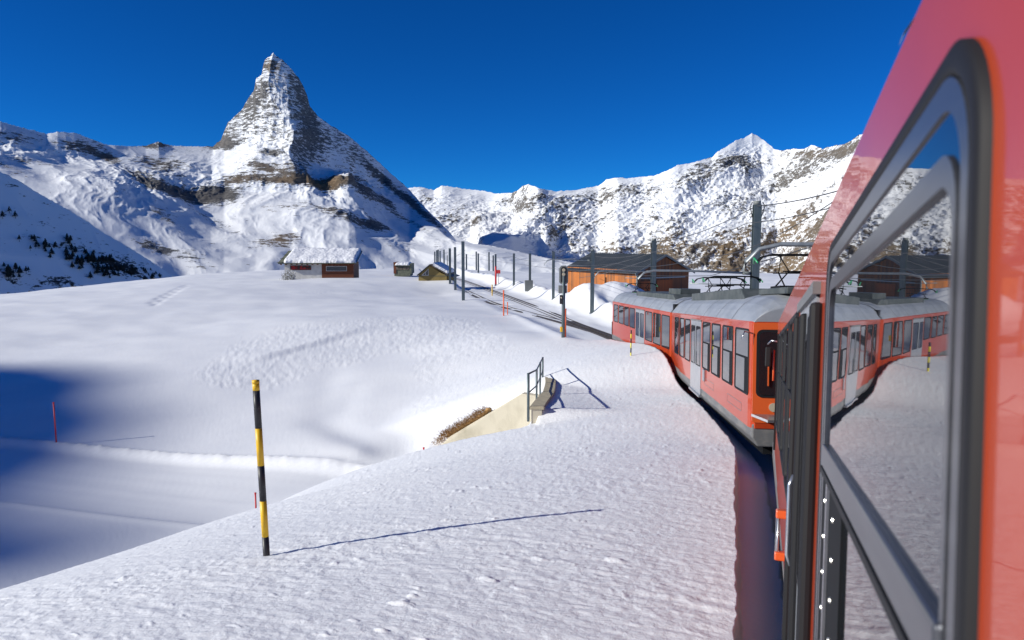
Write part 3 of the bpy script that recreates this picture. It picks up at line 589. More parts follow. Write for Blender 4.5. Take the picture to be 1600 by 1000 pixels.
# ------------------------------------------------------------------ the train
def rrect(a0, a1, b0, b1, rad, n=6):
    pts = []
    for (cx_, cy_, s0) in ((a1-rad, b1-rad, 0), (a0+rad, b1-rad, 90), (a0+rad, b0+rad, 180), (a1-rad, b0+rad, 270)):
        for k in range(n+1):
            a = R(s0+90*k/n); pts.append((cx_+rad*math.cos(a), cy_+rad*math.sin(a)))
    return pts
def ring(mb, o, i, x_out, x_in, round_=0.0):      # frame between outer and inner loop, outer face at x_out (side plane is x=0, outwards is -x)
    n = len(o); L4 = [[(x_in, a, b) for a, b in o], [(x_out, a, b) for a, b in o]]
    if round_:
        mid = [((p[0]*.75+q[0]*.25), (p[1]*.75+q[1]*.25)) for p, q in zip(o, i)]; mid2 = [((p[0]*.25+q[0]*.75), (p[1]*.25+q[1]*.75)) for p, q in zip(o, i)]
        L4[1] = [(x_out+round_, a, b) for a, b in o]; L4 += [[(x_out, a, b) for a, b in mid], [(x_out, a, b) for a, b in mid2], [(x_out+round_, a, b) for a, b in i]]
    else: L4.append([(x_out, a, b) for a, b in i])
    L4.append([(x_in, a, b) for a, b in i])
    vs = [p for l in L4 for p in l]; fs = []
    for k in range(len(L4)-1):
        for j in range(n): fs.append((k*n+j, k*n+(j+1) % n, (k+1)*n+(j+1) % n, (k+1)*n+j))
    return mb.add(vs, fs, bool(round_))
def panel(mb, loop, x_out, x_in): return mb.prism(loop, lambda p: (x_in, p[0], p[1]), lambda p: (x_out, p[0], p[1]))

W_ = 2.7
SECT_B = [(.0, .72), (.0, 2.90), (.05, 2.905)]
def car(name, origin, yaw, slope, s0, s1, label, wins, doors, roofparts=True, cab_low=None, lift=0):
    root = empty(name, origin, 0, label=label, cat='train car', group='cars of the red mountain train')
    root.rotation_euler = (slope, 0, -yaw)
    # body shell
    cut = lambda s: .0
    prof = [(0, .72), (0, 1.3), (0, 2.0), (0, 2.87+lift), (.012, 2.9+lift), (W_-.012, 2.9+lift), (W_, 2.87+lift), (W_, .72)]
    def ends(s, inset): return [(x+inset*(1-2*x/W_), s, z) for x, z in prof]
    m = MB(); loops = []
    if cab_low: loops += [ends(s0, .10), ends(s0+.10, .03), ends(s0+.25, 0)]
    else: loops += [ends(s0, .05), ends(s0+.06, 0)]
    k = 1.0
    sa = loops[-1][0][1]; nseg = max(4, int((s1-sa)/1.0))
    for i in range(1, nseg): loops.append(ends(sa+(s1-.06-sa)*i/nseg, 0))
    loops += [ends(s1-.06, 0), ends(s1, .05)]
    n = len(prof); vs = [p for l in loops for p in l]; fs = []
    for i in range(len(loops)-1):
        for j in range(n): fs.append((i*n+j, i*n+(j+1) % n, (i+1)*n+(j+1) % n, (i+1)*n+j))
    fs += [tuple(range(n-1, -1, -1)), tuple(range((len(loops)-1)*n, len(loops)*n))]
    m.add(vs, fs); m.build('body', M['red'], root)
    m = MB(); poly = [(.10, .34), (-.012, .52), (-.012, .80), (.05, .82), (W_-.05, .82), (W_+.012, .8), (W_+.012, .52), (W_-.10, .34)]
    m.prism(poly, lambda p: (p[0]+.06*(1-2*p[0]/W_), s0+.02, p[1]), lambda p: (p[0], s1-.02, p[1])); m.build('skirt', M['skirt'], root, bevel=.03)
    # roof
    rp = [(.012, 2.893), (.015, 2.905), (.06, 2.975), (.16, 3.12), (.30, 3.27), (.54, 3.41), (.9, 3.50), (1.35, 3.52)]; rp = [(x, z+lift) for x, z in rp]; rp = rp+[(W_-x, z) for x, z in rp[:-1]][::-1]
    m = MB(); L = s1-s0; cuts = [0, .02, .5, 1.15] if cab_low else [0, .01, .3]
    pos = [(s0+c, {0: .5, .02: .62, .5: .86, 1.15: 1.0}.get(c, 1) if cab_low else 1) for c in cuts]
    pos += [(s0+L*k/8, 1) for k in range(1, 8) if L*k/8 > 1.3]+[(s1, 1)]
    vs = []; fs = []; n = len(rp)
    for s, q in pos:
        for x, z in rp: vs.append((x+(1-q)*.10*(1-2*x/W_), s, 2.935+(z-2.935)*q if z > 2.935 else z))
    for i in range(len(pos)-1):
        for j in range(n-1): fs.append((i*n+j, i*n+j+1, (i+1)*n+j+1, (i+1)*n+j))
    fs += [tuple(range(n-1, -1, -1)), tuple(range((len(pos)-1)*n, len(pos)*n))]
    m.add(vs, fs, False); rf = m.build('roof', M['roof'], root)
    for k in range(1, 7):                          # seams between roof sheets
        s = s0+L*k/7
        mm = MB(); mm.add([(x+(-.006 if x < W_/2 else .006), s+d, z+.006) for d in (-.02, .02) for x, z in rp], [(j, j+1, n+j+1, n+j) for j in range(n-1)]); mm.build('roof_seam', M['skirt'], rf)
    # windows
    for wn in wins:
        a0, a1, b0, b1, kind = wn
        rad = .09; o = rrect(a0, a1, b0, b1, rad); i_ = rrect(a0+.045, a1-.045, b0+.045, b1-.045, rad*.6)
        wf = ring(MB(), o, i_, -.018, .02, .008).build('window', M['rubber'], root)
        panel(MB(), i_, -.004, .01).build('pane', M['glass'], wf)
        if kind == 'vent':
            zc = b0+(b1-b0)*.56; mm = MB().box(-.014, .01, a0+.05, a1-.05, zc-.02, zc+.02); mm.box(-.016, .01, a0+.05, a0+.05+(a1-a0)*.22, b0+.05, zc-.02); mm.build('sash', M['black'], wf)
    for dr in doors:
        a0, a1, b0, b1 = dr; mid = (a0+a1)/2
        for (p0, p1) in ((a0+.01, mid-.006), (mid+.006, a1-.01)):
            d = panel(MB(), rrect(p0, p1, b0, b1, .03, 2), -.012, .015).build('door_leaf', M['door'], root)
            o = rrect(p0+.12, p1-.12, b0+.85, b1-.15, .07); i_ = rrect(p0+.15, p1-.15, b0+.88, b1-.18, .05)
            wf = ring(MB(), o, i_, -.022, .01).build('door_window', M['rubber'], d)
            panel(MB(), i_, -.015, .005).build('pane', M['glass'], d)
        MB().tube([(-.04, mid+.06, 1.35), (-.06, mid+.06, 1.4), (-.06, mid+.06, 1.75), (-.04, mid+.06, 1.8)], .012, 6).build('door_handle', M['alu'], root)
        MB().box(-.03, .02, a0-.02, a1+.02, b1+.0, b1+.05).build('door_header', M['skirt'], root)
        MB().box(-.06, .05, a0, a1, b0-.06, b0).build('step', M['alu'], root)
    # underframe and bogies
    MB().box(.35, W_-.35, s0+.4, s1-.4, .12, .40).build('underframe', M['black'], root)
    for sb in (s0+2.8, s1-2.8):
        b = MB().box(.45, W_-.45, sb-.9, sb+.9, .18, .5).build('bogie', M['black'], root)
        for dy in (-.75, .75):
            for x in (.82, W_-.92):
                m = MB(); m.prism([(.34*math.cos(2*math.pi*k/16), .34*math.sin(2*math.pi*k/16)) for k in range(16)], lambda p: (x, sb+dy+p[0], .34+p[1]), lambda p: (x+.10, sb+dy+p[0], .34+p[1])); m.build('wheel', M['railsteel'], b)
    MB().tube([(W_/2, s0-.6, .62), (W_/2, s0+.5, .62)], .09).build('coupler', M['black'], root)
    return root
def hatch(root, a0, a1, b0, b1):                   # outline of a maintenance flap low on the side
    ring(MB(), rrect(a0, a1, b0, b1, .03, 2), rrect(a0+.012, a1-.012, b0+.012, b1-.012, .02, 2), -.0035, .005).build('hatch', M['skirt'], root)
def pantograph(root, s, h=.62, z=3.55):
    p = MB().box(.85, W_-.85, s-.45, s+.45, z, z+.05).build('pantograph', M['black'], root)
    m = MB()
    for x in (.95, W_-.95):
        m.tube([(x, s-.4, z+.05), (x+(.08 if x < 1 else -.08), s+.45, z+h*.5), (x, s-.05, z+h)], .018, 6)
        m.tube([(x, s+.4, z+.05), (x+(.08 if x < 1 else -.08), s-.45, z+h*.5), (x, s+.05, z+h)], .018, 6)
    m.tube([(.95, s+.45, z+h*.5), (W_-.95, s-.45, z+h*.5)], .012, 5); m.tube([(.95, s-.45, z+h*.5), (W_-.95, s+.45, z+h*.5)], .012, 5)
    m.tube([(.9, s+.45, z+h*.5), (W_-.9, s+.45, z+h*.5)], .015, 5); m.tube([(.9, s-.45, z+h*.5), (W_-.9, s-.45, z+h*.5)], .015, 5)
    m.build('arm_frame', M['black'], p)
    for d in (-.12, .12): MB().tube([(.45, s+d, z+h-.12), (.55, s+d, z+h-.02), (.75, s+d, z+h+.03), (W_-.75, s+d, z+h+.03), (W_-.55, s+d, z+h-.02), (W_-.45, s+d, z+h-.12)], .022, 6).build('contact_bar', M['black'], p)
    for x in (.42, W_-.42): MB().tube([(x, s-.2, z+h-.16), (x-.04, s, z+h-.04), (x, s+.2, z+h-.16)], .022, 6).build('horn', M['green'], p)
    for x in (.9, W_-.9):
        for d in (-.4, .4): MB().tube([(x, s+d, z-.12), (x, s+d, z)], .05, 8).build('insulator', M['green'], p)
def roof_box(root, a0, a1, z0=3.36, z1=3.66, x0=.5, sl=.6):
    m = MB(); x1 = W_-x0
    m.add([(x0, a0, z0), (x1, a0, z0), (x1, a0+sl, z1), (x0, a0+sl, z1), (x0, a1, z0), (x1, a1, z0), (x1, a1, z1), (x0, a1, z1)], [(0, 1, 2, 3), (4, 7, 6, 5), (0, 3, 7, 4), (1, 5, 6, 2), (3, 2, 6, 7), (0, 4, 5, 1)])
    m.build('roof_box', M['roofbox'], root, bevel=.02)

# car with the camera at its window: its left side runs past the lens
AZ0 = math.atan(400/FP/1.0); SL0 = -math.atan(.1445); D0 = .20
u0 = Vector((math.sin(AZ0), math.cos(AZ0), 0)); n0 = Vector((math.cos(AZ0), -math.sin(AZ0), 0))
o0 = n0*D0-2.42*(u0*math.sin(-SL0)+Vector((0, 0, math.cos(SL0))))
nearwins = [(5.0, 6.5, 1.33, 2.70, 'vent'), (6.7, 8.2, 1.33, 2.70, 'vent'), (8.4, 9.9, 1.33, 2.70, 'vent'), (10.1, 11.5, 1.33, 2.70, 'vent'), (-1.4, .2, 1.33, 2.70, '')]
near_car = car('train_car', o0, AZ0, SL0, -8.0, 13.95, 'nearest red train car with wide open-topped window filling the right edge', nearwins, [(3.12, 4.6, .5, 2.66)], lift=.08)
# the big window beside the lens
wo = rrect(.800, 2.68, 1.30, 2.785, .15, 10); w1 = rrect(.838, 2.62, 1.345, 2.750, .13, 10); w2 = rrect(.868, 2.57, 1.39, 2.712, .10, 10); w3 = rrect(.884, 2.54, 1.42, 2.660, .08, 10)
w4 = rrect(.902, 2.50, 1.44, 2.622, .06, 10)
bw = ring(MB(), wo, w1, -.013, .02, .004).build('big_window', M['rubber'], near_car)
ring(MB(), w1, w2, -.012, .02).build('window_frame', M['frame'], bw)
ring(MB(), w2, w3, -.008, .02).build('fixed_pane', M['glass'], bw)
ring(MB(), w3, w4, -.012, .02).build('inner_frame', M['frame'], bw)
up = [(a, b) for a, b in w4 if b > 2.13]; up = up+[(.958+.0, 2.13)]*0
panel(MB(), [(2.50, 2.13)]+[(a, b) for a, b in w4 if b > 2.2]+[(.902, 2.13)], -.004, .008).build('upper_pane', M['glass'], bw)
panel(MB(), [(.902, 2.06), (.902, 1.46), (1.94, 1.46), (1.94, 2.06)], -.002, .008).build('lower_pane', M['glass'], bw)
MB().box(-.018, .01, .896, 2.51, 2.065, 2.135).build('cross_bar', M['frame'], bw, bevel=.006)
MB().box(-.021, .01, .896, 2.51, 2.047, 2.065).build('bar_seal', M['rubber'], bw)
MB().box(-.010, .012, 1.94, 2.52, 1.46, 2.047).build('guide_plate', M['black'], bw)
MB().box(-.018, .012, 2.28, 2.31, 1.46, 2.047).build('guide_rail', M['alu'], bw)
for s in (2.15, 2.42):
    for k in range(5): MB().prism([(.0085*math.cos(2*math.pi*j/10), .0085*math.sin(2*math.pi*j/10)) for j in range(10)], lambda p: (-.009, s+p[0], 1.97-.108*k+p[1]), lambda p: (-.014, s+p[0]*.7, 1.97-.108*k+p[1]*.7)).build('screw', M['screw'], bw)
# rubber edges of the near door and pillars
for s, z1 in ((2.98, 2.62), (3.08, 2.58), (3.86, 2.62), (4.66, 2.64)): MB().box(-.045, .01, s, s+.05, .55, z1).build('door_seal', M['rubber'], near_car, bevel=.02)
gb = MB().tube([(-.02, 5.6, .95), (-.07, 5.6, .97), (-.07, 5.6, 1.25), (-.02, 5.6, 1.27)], .014, 8).build('grab_handle', M['alu'], near_car)
for z in (.95, 1.25): MB().box(-.085, .0, 5.56, 5.64, z-.03, z+.03).build('handle_end', M['orange'], gb, bevel=.01)
for s in (11.9,): MB().box(-.03, .01, s, s+.06, .9, 2.7).build('corner_seal', M['rubber'], near_car)
mb_ = MB().tube([(0, 13.5, 2.6), (-.10, 13.55, 2.62), (-.16, 13.6, 2.55)], .015, 6).build('mirror_arm', M['alu'], near_car)
MB().box(-.20, -.10, 13.55, 13.62, 2.15, 2.5).build('mirror', M['rubber'], mb_, bevel=.02)
MB().tube([(-.05, 13.7, 1.9), (-.05, 13.7, 2.45)], .018, 6).build('cab_rail', M['orange'], near_car)

# middle car
P0 = Vector((4.85, 14.25, float(cz(14.5)))); P1 = Vector((6.72, 29.95, float(cz(29.9))))
dv = P1-P0; yawB = math.atan2(dv.x, dv.y); slB = math.atan2(dv.z, math.hypot(dv.x, dv.y)); LB = dv.length
winsB = [(.22, 1.68, 1.36, 2.74, 'vent'), (1.97, 3.34, 1.36, 2.74, 'vent'), (3.66, 5.04, 1.36, 2.74, 'vent'), (5.32, 6.72, 1.36, 2.74, 'vent'),
         (9.62, 11.0, 1.30, 2.74, ''), (11.28, 12.7, 1.30, 2.74, ''), (13.0, 14.4, 1.30, 2.74, '')]
carB = car('train_car', P0, yawB, slB, 0, LB-.12, 'middle red train car with silver roof, raised pantograph and orange cab end', winsB, [(7.02, 9.36, .5, 2.72)], cab_low=True)
def end_face(root, s):
    o = rrect(.10, W_-.10, 1.36, 2.74, .12, 5); i_ = rrect(.15, W_-.15, 1.41, 2.69, .09, 5); f = lambda p, d: (p[0], s-d, p[1])
    c = panel  # windscreen lies across the end
    m = MB(); m.prism([(a, b) for a, b in rrect(.035, W_-.035, .84, 2.88, .05, 3)], lambda p: f(p, -.02), lambda p: f(p, .012)); m.build('cab_front', M['orange'], root)
    m = MB(); m.prism(o, lambda p: f(p, 0), lambda p: f(p, .03)); ws = m.build('windscreen_frame', M['rubber'], root)
    m = MB(); m.prism(i_, lambda p: f(p, .028), lambda p: f(p, .040)); m.build('windscreen', M['glass'], ws)
    m = MB().tube([(.9, s-.06, 1.45), (.5, s-.07, 2.2)], .012, 5); m.build('wiper', M['black'], ws)
    m = MB(); m.add([(.02, s-.0, 1.02), (W_-.02, s, 1.02), (W_-.3, s-.22, .93), (.3, s-.22, .93), (.02, s, .97), (W_-.02, s, .97), (W_-.3, s-.22, .88), (.3, s-.22, .88)], [(0, 1, 2, 3), (4, 7, 6, 5), (0, 3, 7, 4), (1, 5, 6, 2), (3, 2, 6, 7), (0, 4, 5, 1)]); m.build('bumper_lip', M['alu'], root)
    for x in (.45, W_-.45):
        m = MB(); m.prism([(.09*math.cos(2*math.pi*k/14), .09*math.sin(2*math.pi*k/14)) for k in range(14)], lambda p: (x+p[0], s, 1.16+p[1]), lambda p: (x+p[0], s-.03, 1.16+p[1])); m.build('headlight', M['lens'], root)
end_face(carB, -.0)
MB().tube([(.02, -.02, 2.66), (-.16, -.10, 2.70), (-.22, -.12, 2.55)], .016, 6).build('mirror_arm', M['alu'], carB)
MB().box(.32, .34, -.08, -.05, 1.6, 2.3).build('cab_rail', M['orange'], carB)
hatch(carB, .9, 2.6, .93, 1.12); hatch(carB, 4.6, 6.3, .93, 1.12)
MB().box(-.05, .01, 6.1, 6.38, 1.02, 1.36).build('side_lamp_box', M['alu'], carB, bevel=.015)
roof_box(carB, 3.2, 13.3); MB().box(.75, W_-.75, .3, 2.9, 3.48, 3.62).build('pantograph_tray', M['roofbox'], carB, bevel=.02)
pantograph(carB, 1.7, .72, 3.62); pantograph(carB, 12.2, .55, 3.66)
pantograph(carB, 9.6, .5, 3.66)

P2 = Vector((6.42, 45.5, float(cz(45.4)))); dv = P2-P1; yawA = math.atan2(dv.x, dv.y); slA = math.atan2(dv.z, math.hypot(dv.x, dv.y)); LA = dv.length
winsA = [(.22, 1.72, 1.30, 2.74, ''), (1.92, 3.5, 1.30, 2.74, ''), (3.72, 5.3, 1.30, 2.74, ''), (8.0, 9.55, 1.66, 2.74, ''), (9.78, 11.2, 1.66, 2.74, ''), (11.42, 13.1, 1.66, 2.74, ''), (13.4, 14.9, 1.66, 2.74, '')]
carA = car('train_car', P1, yawA, slA, .12, LA, 'farthest red train car, its far end deep in the snow near the barn', winsA, [(5.5, 7.8, .5, 2.72)])
roof_box(carA, 1.2, 10.2, 3.36, 3.62); MB().box(.9, W_-.9, 2.0, 4.2, 3.60, 3.86).build('resistor_box', M['roofbox'], carA)
pantograph(carA, 13.0, .5, 3.52)
gg = MB(); b0, b1 = (P1+Vector((0, 0, 0))), None
MB().box(.10, W_-.10, -.14, .13, .8, 3.25).build('gangway', M['rubber'], carA)
MB().box(-.03, .02, LA-.01, LA+.04, .75, 1.6).build('tail_strip', M['pblack'], carA)
# snow swept under the train front is ground; blue brake hose etc. at the coupling
MB().tube([(.6, -.75, .9), (.65, -.4, .55), (.6, 0, .95)], .03, 6).build('brake_hose', M['black'], carB)

# ------------------------------------------------------------------ poles and posts
def striped_pole(name, base, H, r, segs, lean, label, cat, cap=True, group=None):
    root = empty(name, base, label=label, cat=cat, group=group)
    root.rotation_euler = (0, lean, 0); z = -.25
    for i, (h, mt) in enumerate(segs):
        MB().tube([(0, 0, z), (0, 0, h*H)], r, 16 if r > .03 else 8).build('painted_band', M[mt], root); z = h*H
    if cap: MB().tube([(0, 0, H), (0, 0, H+r*.9)], r*1.07, 16).build('cap', M['yellow'], root)
    return root
pb = sight(417, 881, 7.45); pz = gz(pb.x, pb.y)
striped_pole('snow_pole', (pb.x, pb.y, pz), 1.9, .036, [(.115, 'pblack'), (.325, 'yellow'), (.53, 'pblack'), (.745, 'yellow'), (.96, 'pblack'), (1.0, 'yellow')], -R(1.3), 'thick black and yellow snow pole standing in the foreground snow', 'snow pole')
def on_ground(px, py, Y0, Y1, n=400):             # where a line of sight meets the snow, between two distances
    ys = np.linspace(Y0, Y1, n); a, b, c = ray(px, py); x = a/b*ys; z = c/b*ys; d = z-ground(x, ys)
    i = int(np.argmax(d < 0)); i = i if d[i] < 0 else n-1
    return Vector((float(x[i]), float(ys[i]), float(ground(x[i:i+1], ys[i:i+1])[0])))
def thin_pole(px, pyb, Y0, Y1, pyt, r, mt, name, label, cat, group=None, segs=None):
    p = on_ground(px, pyb, Y0, Y1); top = sight(px, pyt, p.y); H = max(.5, top.z-p.z)
    if segs: return striped_pole(name, p, H, r, segs, 0, label, cat, cap=False, group=group)
    root = empty(name, p, label=label, cat=cat, group=group)
    MB().tube([(0, 0, -.3), (0, 0, H)], r, 8).build('shaft', M[mt], root); MB().tube([(0, 0, H), (0, 0, H+r*1.5)], r*1.25, 8).build('cap', M[mt], root)
    return root
thin_pole(88, 691, 28, 60, 630, .032, 'redpole', 'piste_marker', 'tall red piste marker pole at the left beside the piste', 'marker pole', 'red piste markers')
pm_ = sight(399, 772, 23.6)
root = empty('piste_marker', (pm_.x, pm_.y, gz(pm_.x, pm_.y)), label='short red piste marker just left of the black and yellow pole', cat='marker pole', group='red piste markers'); H = pm_.z-root.location.z
MB().tube([(0, 0, -.3), (0, 0, H)], .03, 8).build('shaft', M['redpole'], root); MB().tube([(0, 0, H), (0, 0, H+.05)], .038, 8).build('cap', M['redpole'], root)
pm_ = sight(662, 701, 27)
root = empty('piste_marker', (pm_.x, pm_.y, gz(pm_.x, pm_.y)), label='tiny red marker tip near the foot of the concrete wing wall', cat='marker pole', group='red piste markers'); H = max(.3, pm_.z-root.location.z)
MB().tube([(0, 0, -.3), (0, 0, H)], .03, 8).build('shaft', M['redpole'], root); MB().tube([(0, 0, H), (0, 0, H+.05)], .038, 8).build('cap', M['redpole'], root)
thin_pole(985.5, 562, 30, 44, 516, .028, '', 'snow_pole', 'thin yellow and black snow pole beside the farthest train car', 'snow pole', segs=[(.12, 'yellowpole'), (.3, 'pblack'), (.5, 'yellowpole'), (.68, 'pblack'), (.86, 'yellowpole'), (1, 'pblack')])
thin_pole(787, 494, 60, 100, 455, .06, 'orangepole', 'marker_post', 'taller orange marker post left of the track before the signal', 'marker post', 'orange track marker posts')
thin_pole(793, 492, 60, 100, 473, .04, 'orangepole', 'marker_post', 'shorter orange marker post right beside the taller one', 'marker post', 'orange track marker posts')
thin_pole(769, 462, 80, 130, 446, .07, 'yellow', 'marker_post', 'yellow marker post between the two tracks', 'marker post')
thin_pole(883.5, 526, 44, 60, 484, .05, 'orangepole', 'marker_post', 'orange marker post touching the signal mast', 'marker post')
thin_pole(699, 420, 100, 200, 399, .12, 'wire', 'marker_post', 'thin far post with a yellow band among the left masts', 'marker post', segs=[(.25, 'yellow'), (1, 'signalgrey')])
p = thin_pole(779, 443, 100, 160, 427, .05, 'steel', 'track_sign', 'little red disc on a thin post beside the track', 'sign')
MB().box(-.3, .3, -.03, .03, 1.6, 2.2).build('sign_disc', M['redpole'], p, bevel=.02)

# ------------------------------------------------------------------ catenary masts
def mast(x, y, ztop, w_, label, arm=0, group='masts along the railway', box=False, red=False, zb=None):
    z0 = gz(x, y) if zb is None else zb; root = empty('catenary_mast', (x, y, z0), -float(hd(y)), label=label, cat='mast', group=group); H = ztop-z0
    m = MB(); t = w_*.12                            # H section: two flanges and a web
    m.box(-w_/2, w_/2, -w_/2, -w_/2+t, -.5, H); m.box(-w_/2, w_/2, w_/2-t, w_/2, -.5, H); m.box(-t/2, t/2, -w_/2+t, w_/2-t, -.5, H)
    m.build('steel_column', M['mast'], root)
    MB().box(-w_*.7, w_*.7, -w_*.7, w_*.7, -.3, .12).build('foot_plate', M['steel'], root)
    if arm:                                        # (length towards the track, height over foot)
        L, h = arm; s = -1
        a = MB().tube([(s*-.1, 0, h), (s*L*.5, 0, h+.10), (s*(L-.7), 0, h+.12), (s*(L-.3), 0, h+.02), (s*(L-.05), 0, h-.22), (s*L, 0, h-.42)], .045, 8).build('cantilever_arm', M['steel'], root)
        MB().tube([(s*.2, 0, h-.5), (s*(L-2.2), 0, h-.42)], .025, 6).build('steady_arm', M['steel'], a)
        MB().tube([(s*.12, 0, h), (s*.5, 0, h+.02)], .07, 8).build('insulator', M['signalgrey'], a)
        MB().tube([(0, 0, H), (0, 0, H+.16)], w_*.5, 10).build('top_insulator', M['signalgrey'], root)
        MB().tube([(-w_*.6, 0, H-.5), (-w_*.95, 0, H-.1), (-w_*.7, 0, H+.12)], .02, 6).build('jumper_cable', M['wire'], root)
        MB().tube([(w_*.6, 0, H-.5), (w_*1.05, 0, H-.05), (w_*.7, 0, H+.12)], .02, 6).build('jumper_cable', M['wire'], root)
    if box: MB().box(-.75, .35, -.35, -.1, .0, 1.5).build('switch_box', M['signalgrey'], root, bevel=.03)
    if red: MB().tube([(0, -w_*.6, .3), (0, -w_*.6, H*.62)], w_*.55, 8).build('red_sleeve', M['redpole'], root)
    return root
mast(10.15, 30.0, float(sight(1175, 320, 30).z), .30, 'wide near mast rising above the roof of the middle train car', arm=(4.9, 4.75), zb=float(cz(30))-.2)
mast(9.85, 50.0, float(sight(1020, 376, 50).z), .30, 'mast in front of the gable end of the wooden barn', arm=(4.2, 4.7), zb=float(cz(50)))
mast(9.6, 13.2, float(cz(13)+6.8), .30, 'mast hidden behind the nearest train car, only its arm showing', arm=(5.1, 4.35), zb=float(cz(13))-.2)
ml = [(925, 489, 60, 78, 392, .30, 'mast standing before the left half of the barn roof', (4.6, 5.0), 0, 0), (864.5, 468, 70, 110, 393, .27, 'mast just left of the signal, between it and the switch box mast', 0, 0, 0),
      (828, 454, 80, 125, 396, .27, 'mast with a grey switch box at its foot', 0, 1, 0), (803, 446, 90, 135, 396, .27, 'mast with no box, next left of the switch box mast', 0, 0, 0), (774.5, 446, 90, 130, 397, .27, 'mast with a red sleeve beside the track', 0, 0, 1),
      (724, 470, 60, 105, 377, .34, 'nearest and tallest mast on the left of the track', 0, 0, 0), (711.5, 453, 80, 130, 386, .32, 'mast second nearest on the left of the track', 0, 0, 0), (703.3, 443, 95, 150, 388, .32, 'mast third nearest on the left, beside the tan hut corner', 0, 0, 0)]
for (px, pyb, a, b, pyt, w_, lab, arm, bx, rd) in ml:
    p = on_ground(px, pyb, a, b); mast(p.x, p.y, float(sight(px, pyt, p.y).z), w_, lab, arm, box=bx, red=rd, zb=p.z-.1)
fl = [(679.5, 410, 393), (682.5, 411, 391), (684.8, 411, 390), (687.8, 413, 392), (694, 419, 390), (729, 430, 397), (744.3, 427, 393), (747.5, 437, 396), (764.2, 430, 394), (770.8, 435, 399)]
fn = ['far mast at the left end of the row behind the tan hut', 'second mast from the left in the row behind the tan hut', 'third mast from the left in the row behind the tan hut', 'fourth mast from the left, above the ridge of the tan hut', 'fifth mast from the left, above the right end of the tan hut',
      'small far mast just right of the nearest left mast', 'left one of a close pair of far masts over the track', 'right one of a close pair of far masts over the track', 'left one of a far pair just before the red sleeved mast', 'right one of a far pair touching the red sleeved mast']
for (px, pyb, pyt), lab in zip(fl, fn):
    Y_ = 6.3/((pyb-pyt)/FP); Y_ = min(Y_, 190); b_ = sight(px, pyb, Y_); mast(b_.x, b_.y, float(sight(px, pyt, Y_).z), .34, lab, group='far masts beyond the tan hut', zb=min(b_.z, gz(b_.x, b_.y)))
def wire(pts, sag, label, r=.014, group='overhead wires of the railway'):
    P_ = [Vector(p) for p in pts]; out = []
    for i in range(len(P_)-1):
        for k in range(12):
            f = k/12; p = P_[i].lerp(P_[i+1], f); p.z -= sag*4*f*(1-f); out.append(p)
    out.append(P_[-1]); MB().tube(out, r, 4).build('overhead_wire', M['wire'], None, label=label, cat='wire', group=group)
def cat_pt(y, h, off=0): return (float(cx(y))+off, y, float(cz(y))+h)
wire([cat_pt(y, 4.45, .1) for y in (-8, 13, 30, 50, 70, 90, 115, 137)], .02, 'contact wire running low above the train roofs', .013)
wire([cat_pt(y, 5.3, .1) for y in (-8, 13, 30, 50, 70, 90, 115, 137)], .35, 'sagging carrying wire above the contact wire', .013)
mt = [(10.1, 30.0, float(sight(1175, 322, 30).z)), (9.85, 50, float(sight(1020, 378, 50).z))]
pts = [(9.8, 13.2, float(cz(13)+6.7))]+mt+[tuple(sight(925, 393, 68.5))]
wire(pts, .35, 'feeder wire strung between the tops of the right masts', .02)
wire([(9.4, 13.2, float(cz(13)+6.2)), (9.75, 30, mt[0][2]-.7), (9.5, 50, mt[1][2]-.7), tuple(sight(925, 399, 68.5)), tuple(sight(864.5, 400, 84))], .3, 'second feeder wire a little below the mast tops', .017)
wire([tuple(sight(1020, 395, 50)), tuple(sight(893, 425, 84))], .2, 'guy wire crossing the barn roof, upper one', .02)
wire([tuple(sight(1018, 404, 50)), tuple(sight(905, 434, 80))], .2, 'guy wire crossing the barn roof, lower one', .02)

# ------------------------------------------------------------------ signal
sp = on_ground(880, 527, 44, 60); sr = empty('rail_signal', sp, label='railway signal with two round lamps on a grey mast', cat='signal'); sH = float(sight(880, 414, sp.y).z)-sp.z; q = sp.y/FP
MB().tube([(0, 0, -.4), (0, 0, sH-.3)], .12, 10).build('pole', M['mast'], sr)
hd_ = MB().prism([(-7*q, -12*q), (-4*q, -15*q), (4*q, -15*q), (7*q, -12*q), (7*q, 10*q), (3.5*q, 14*q), (-3.5*q, 14*q), (-7*q, 10*q)], lambda p: (p[0], .12, sH-15*q+p[1]), lambda p: (p[0], -.06, sH-15*q+p[1])).build('signal_head', M['signalgrey'], sr)
MB().prism([(-4.6*q, -12*q), (4.6*q, -12*q), (4.6*q, 9*q), (2.2*q, 12*q), (-2.2*q, 12*q), (-4.6*q, 9*q)], lambda p: (p[0], -.05, sH-15*q+p[1]), lambda p: (p[0], -.09, sH-15*q+p[1])).build('black_shield', M['pblack'], hd_)
for dz in (7.2, .5):
    MB().prism([(2.7*q*math.cos(2*math.pi*k/16), 2.7*q*math.sin(2*math.pi*k/16)) for k in range(16)], lambda p: (p[0], -.08, sH+(-15+dz)*q+p[1]), lambda p: (p[0]*.8, -.16, sH+(-15+dz)*q+p[1]*.8)).build('lamp', M['lens'], hd_)
MB().box(-8*q, -1*q, -.1, .2, sH-44*q, sH-32*q).build('relay_box', M['signalgrey'], sr, bevel=.02)
MB().box(1.5*q, 5*q, -.1, .2, sH-44*q, sH-32*q).build('side_box', M['pblack'], sr, bevel=.02)
b = MB().box(-6*q, -1*q, -.12, .1, sH-61*q, sH-47*q).build('lower_signal', M['pblack'], sr, bevel=.02)
MB().tube([(-3.5*q, -.13, sH-51*q), (-3.5*q, -.17, sH-51*q)], 1.4*q, 10).build('small_lamp', M['lens'], b)
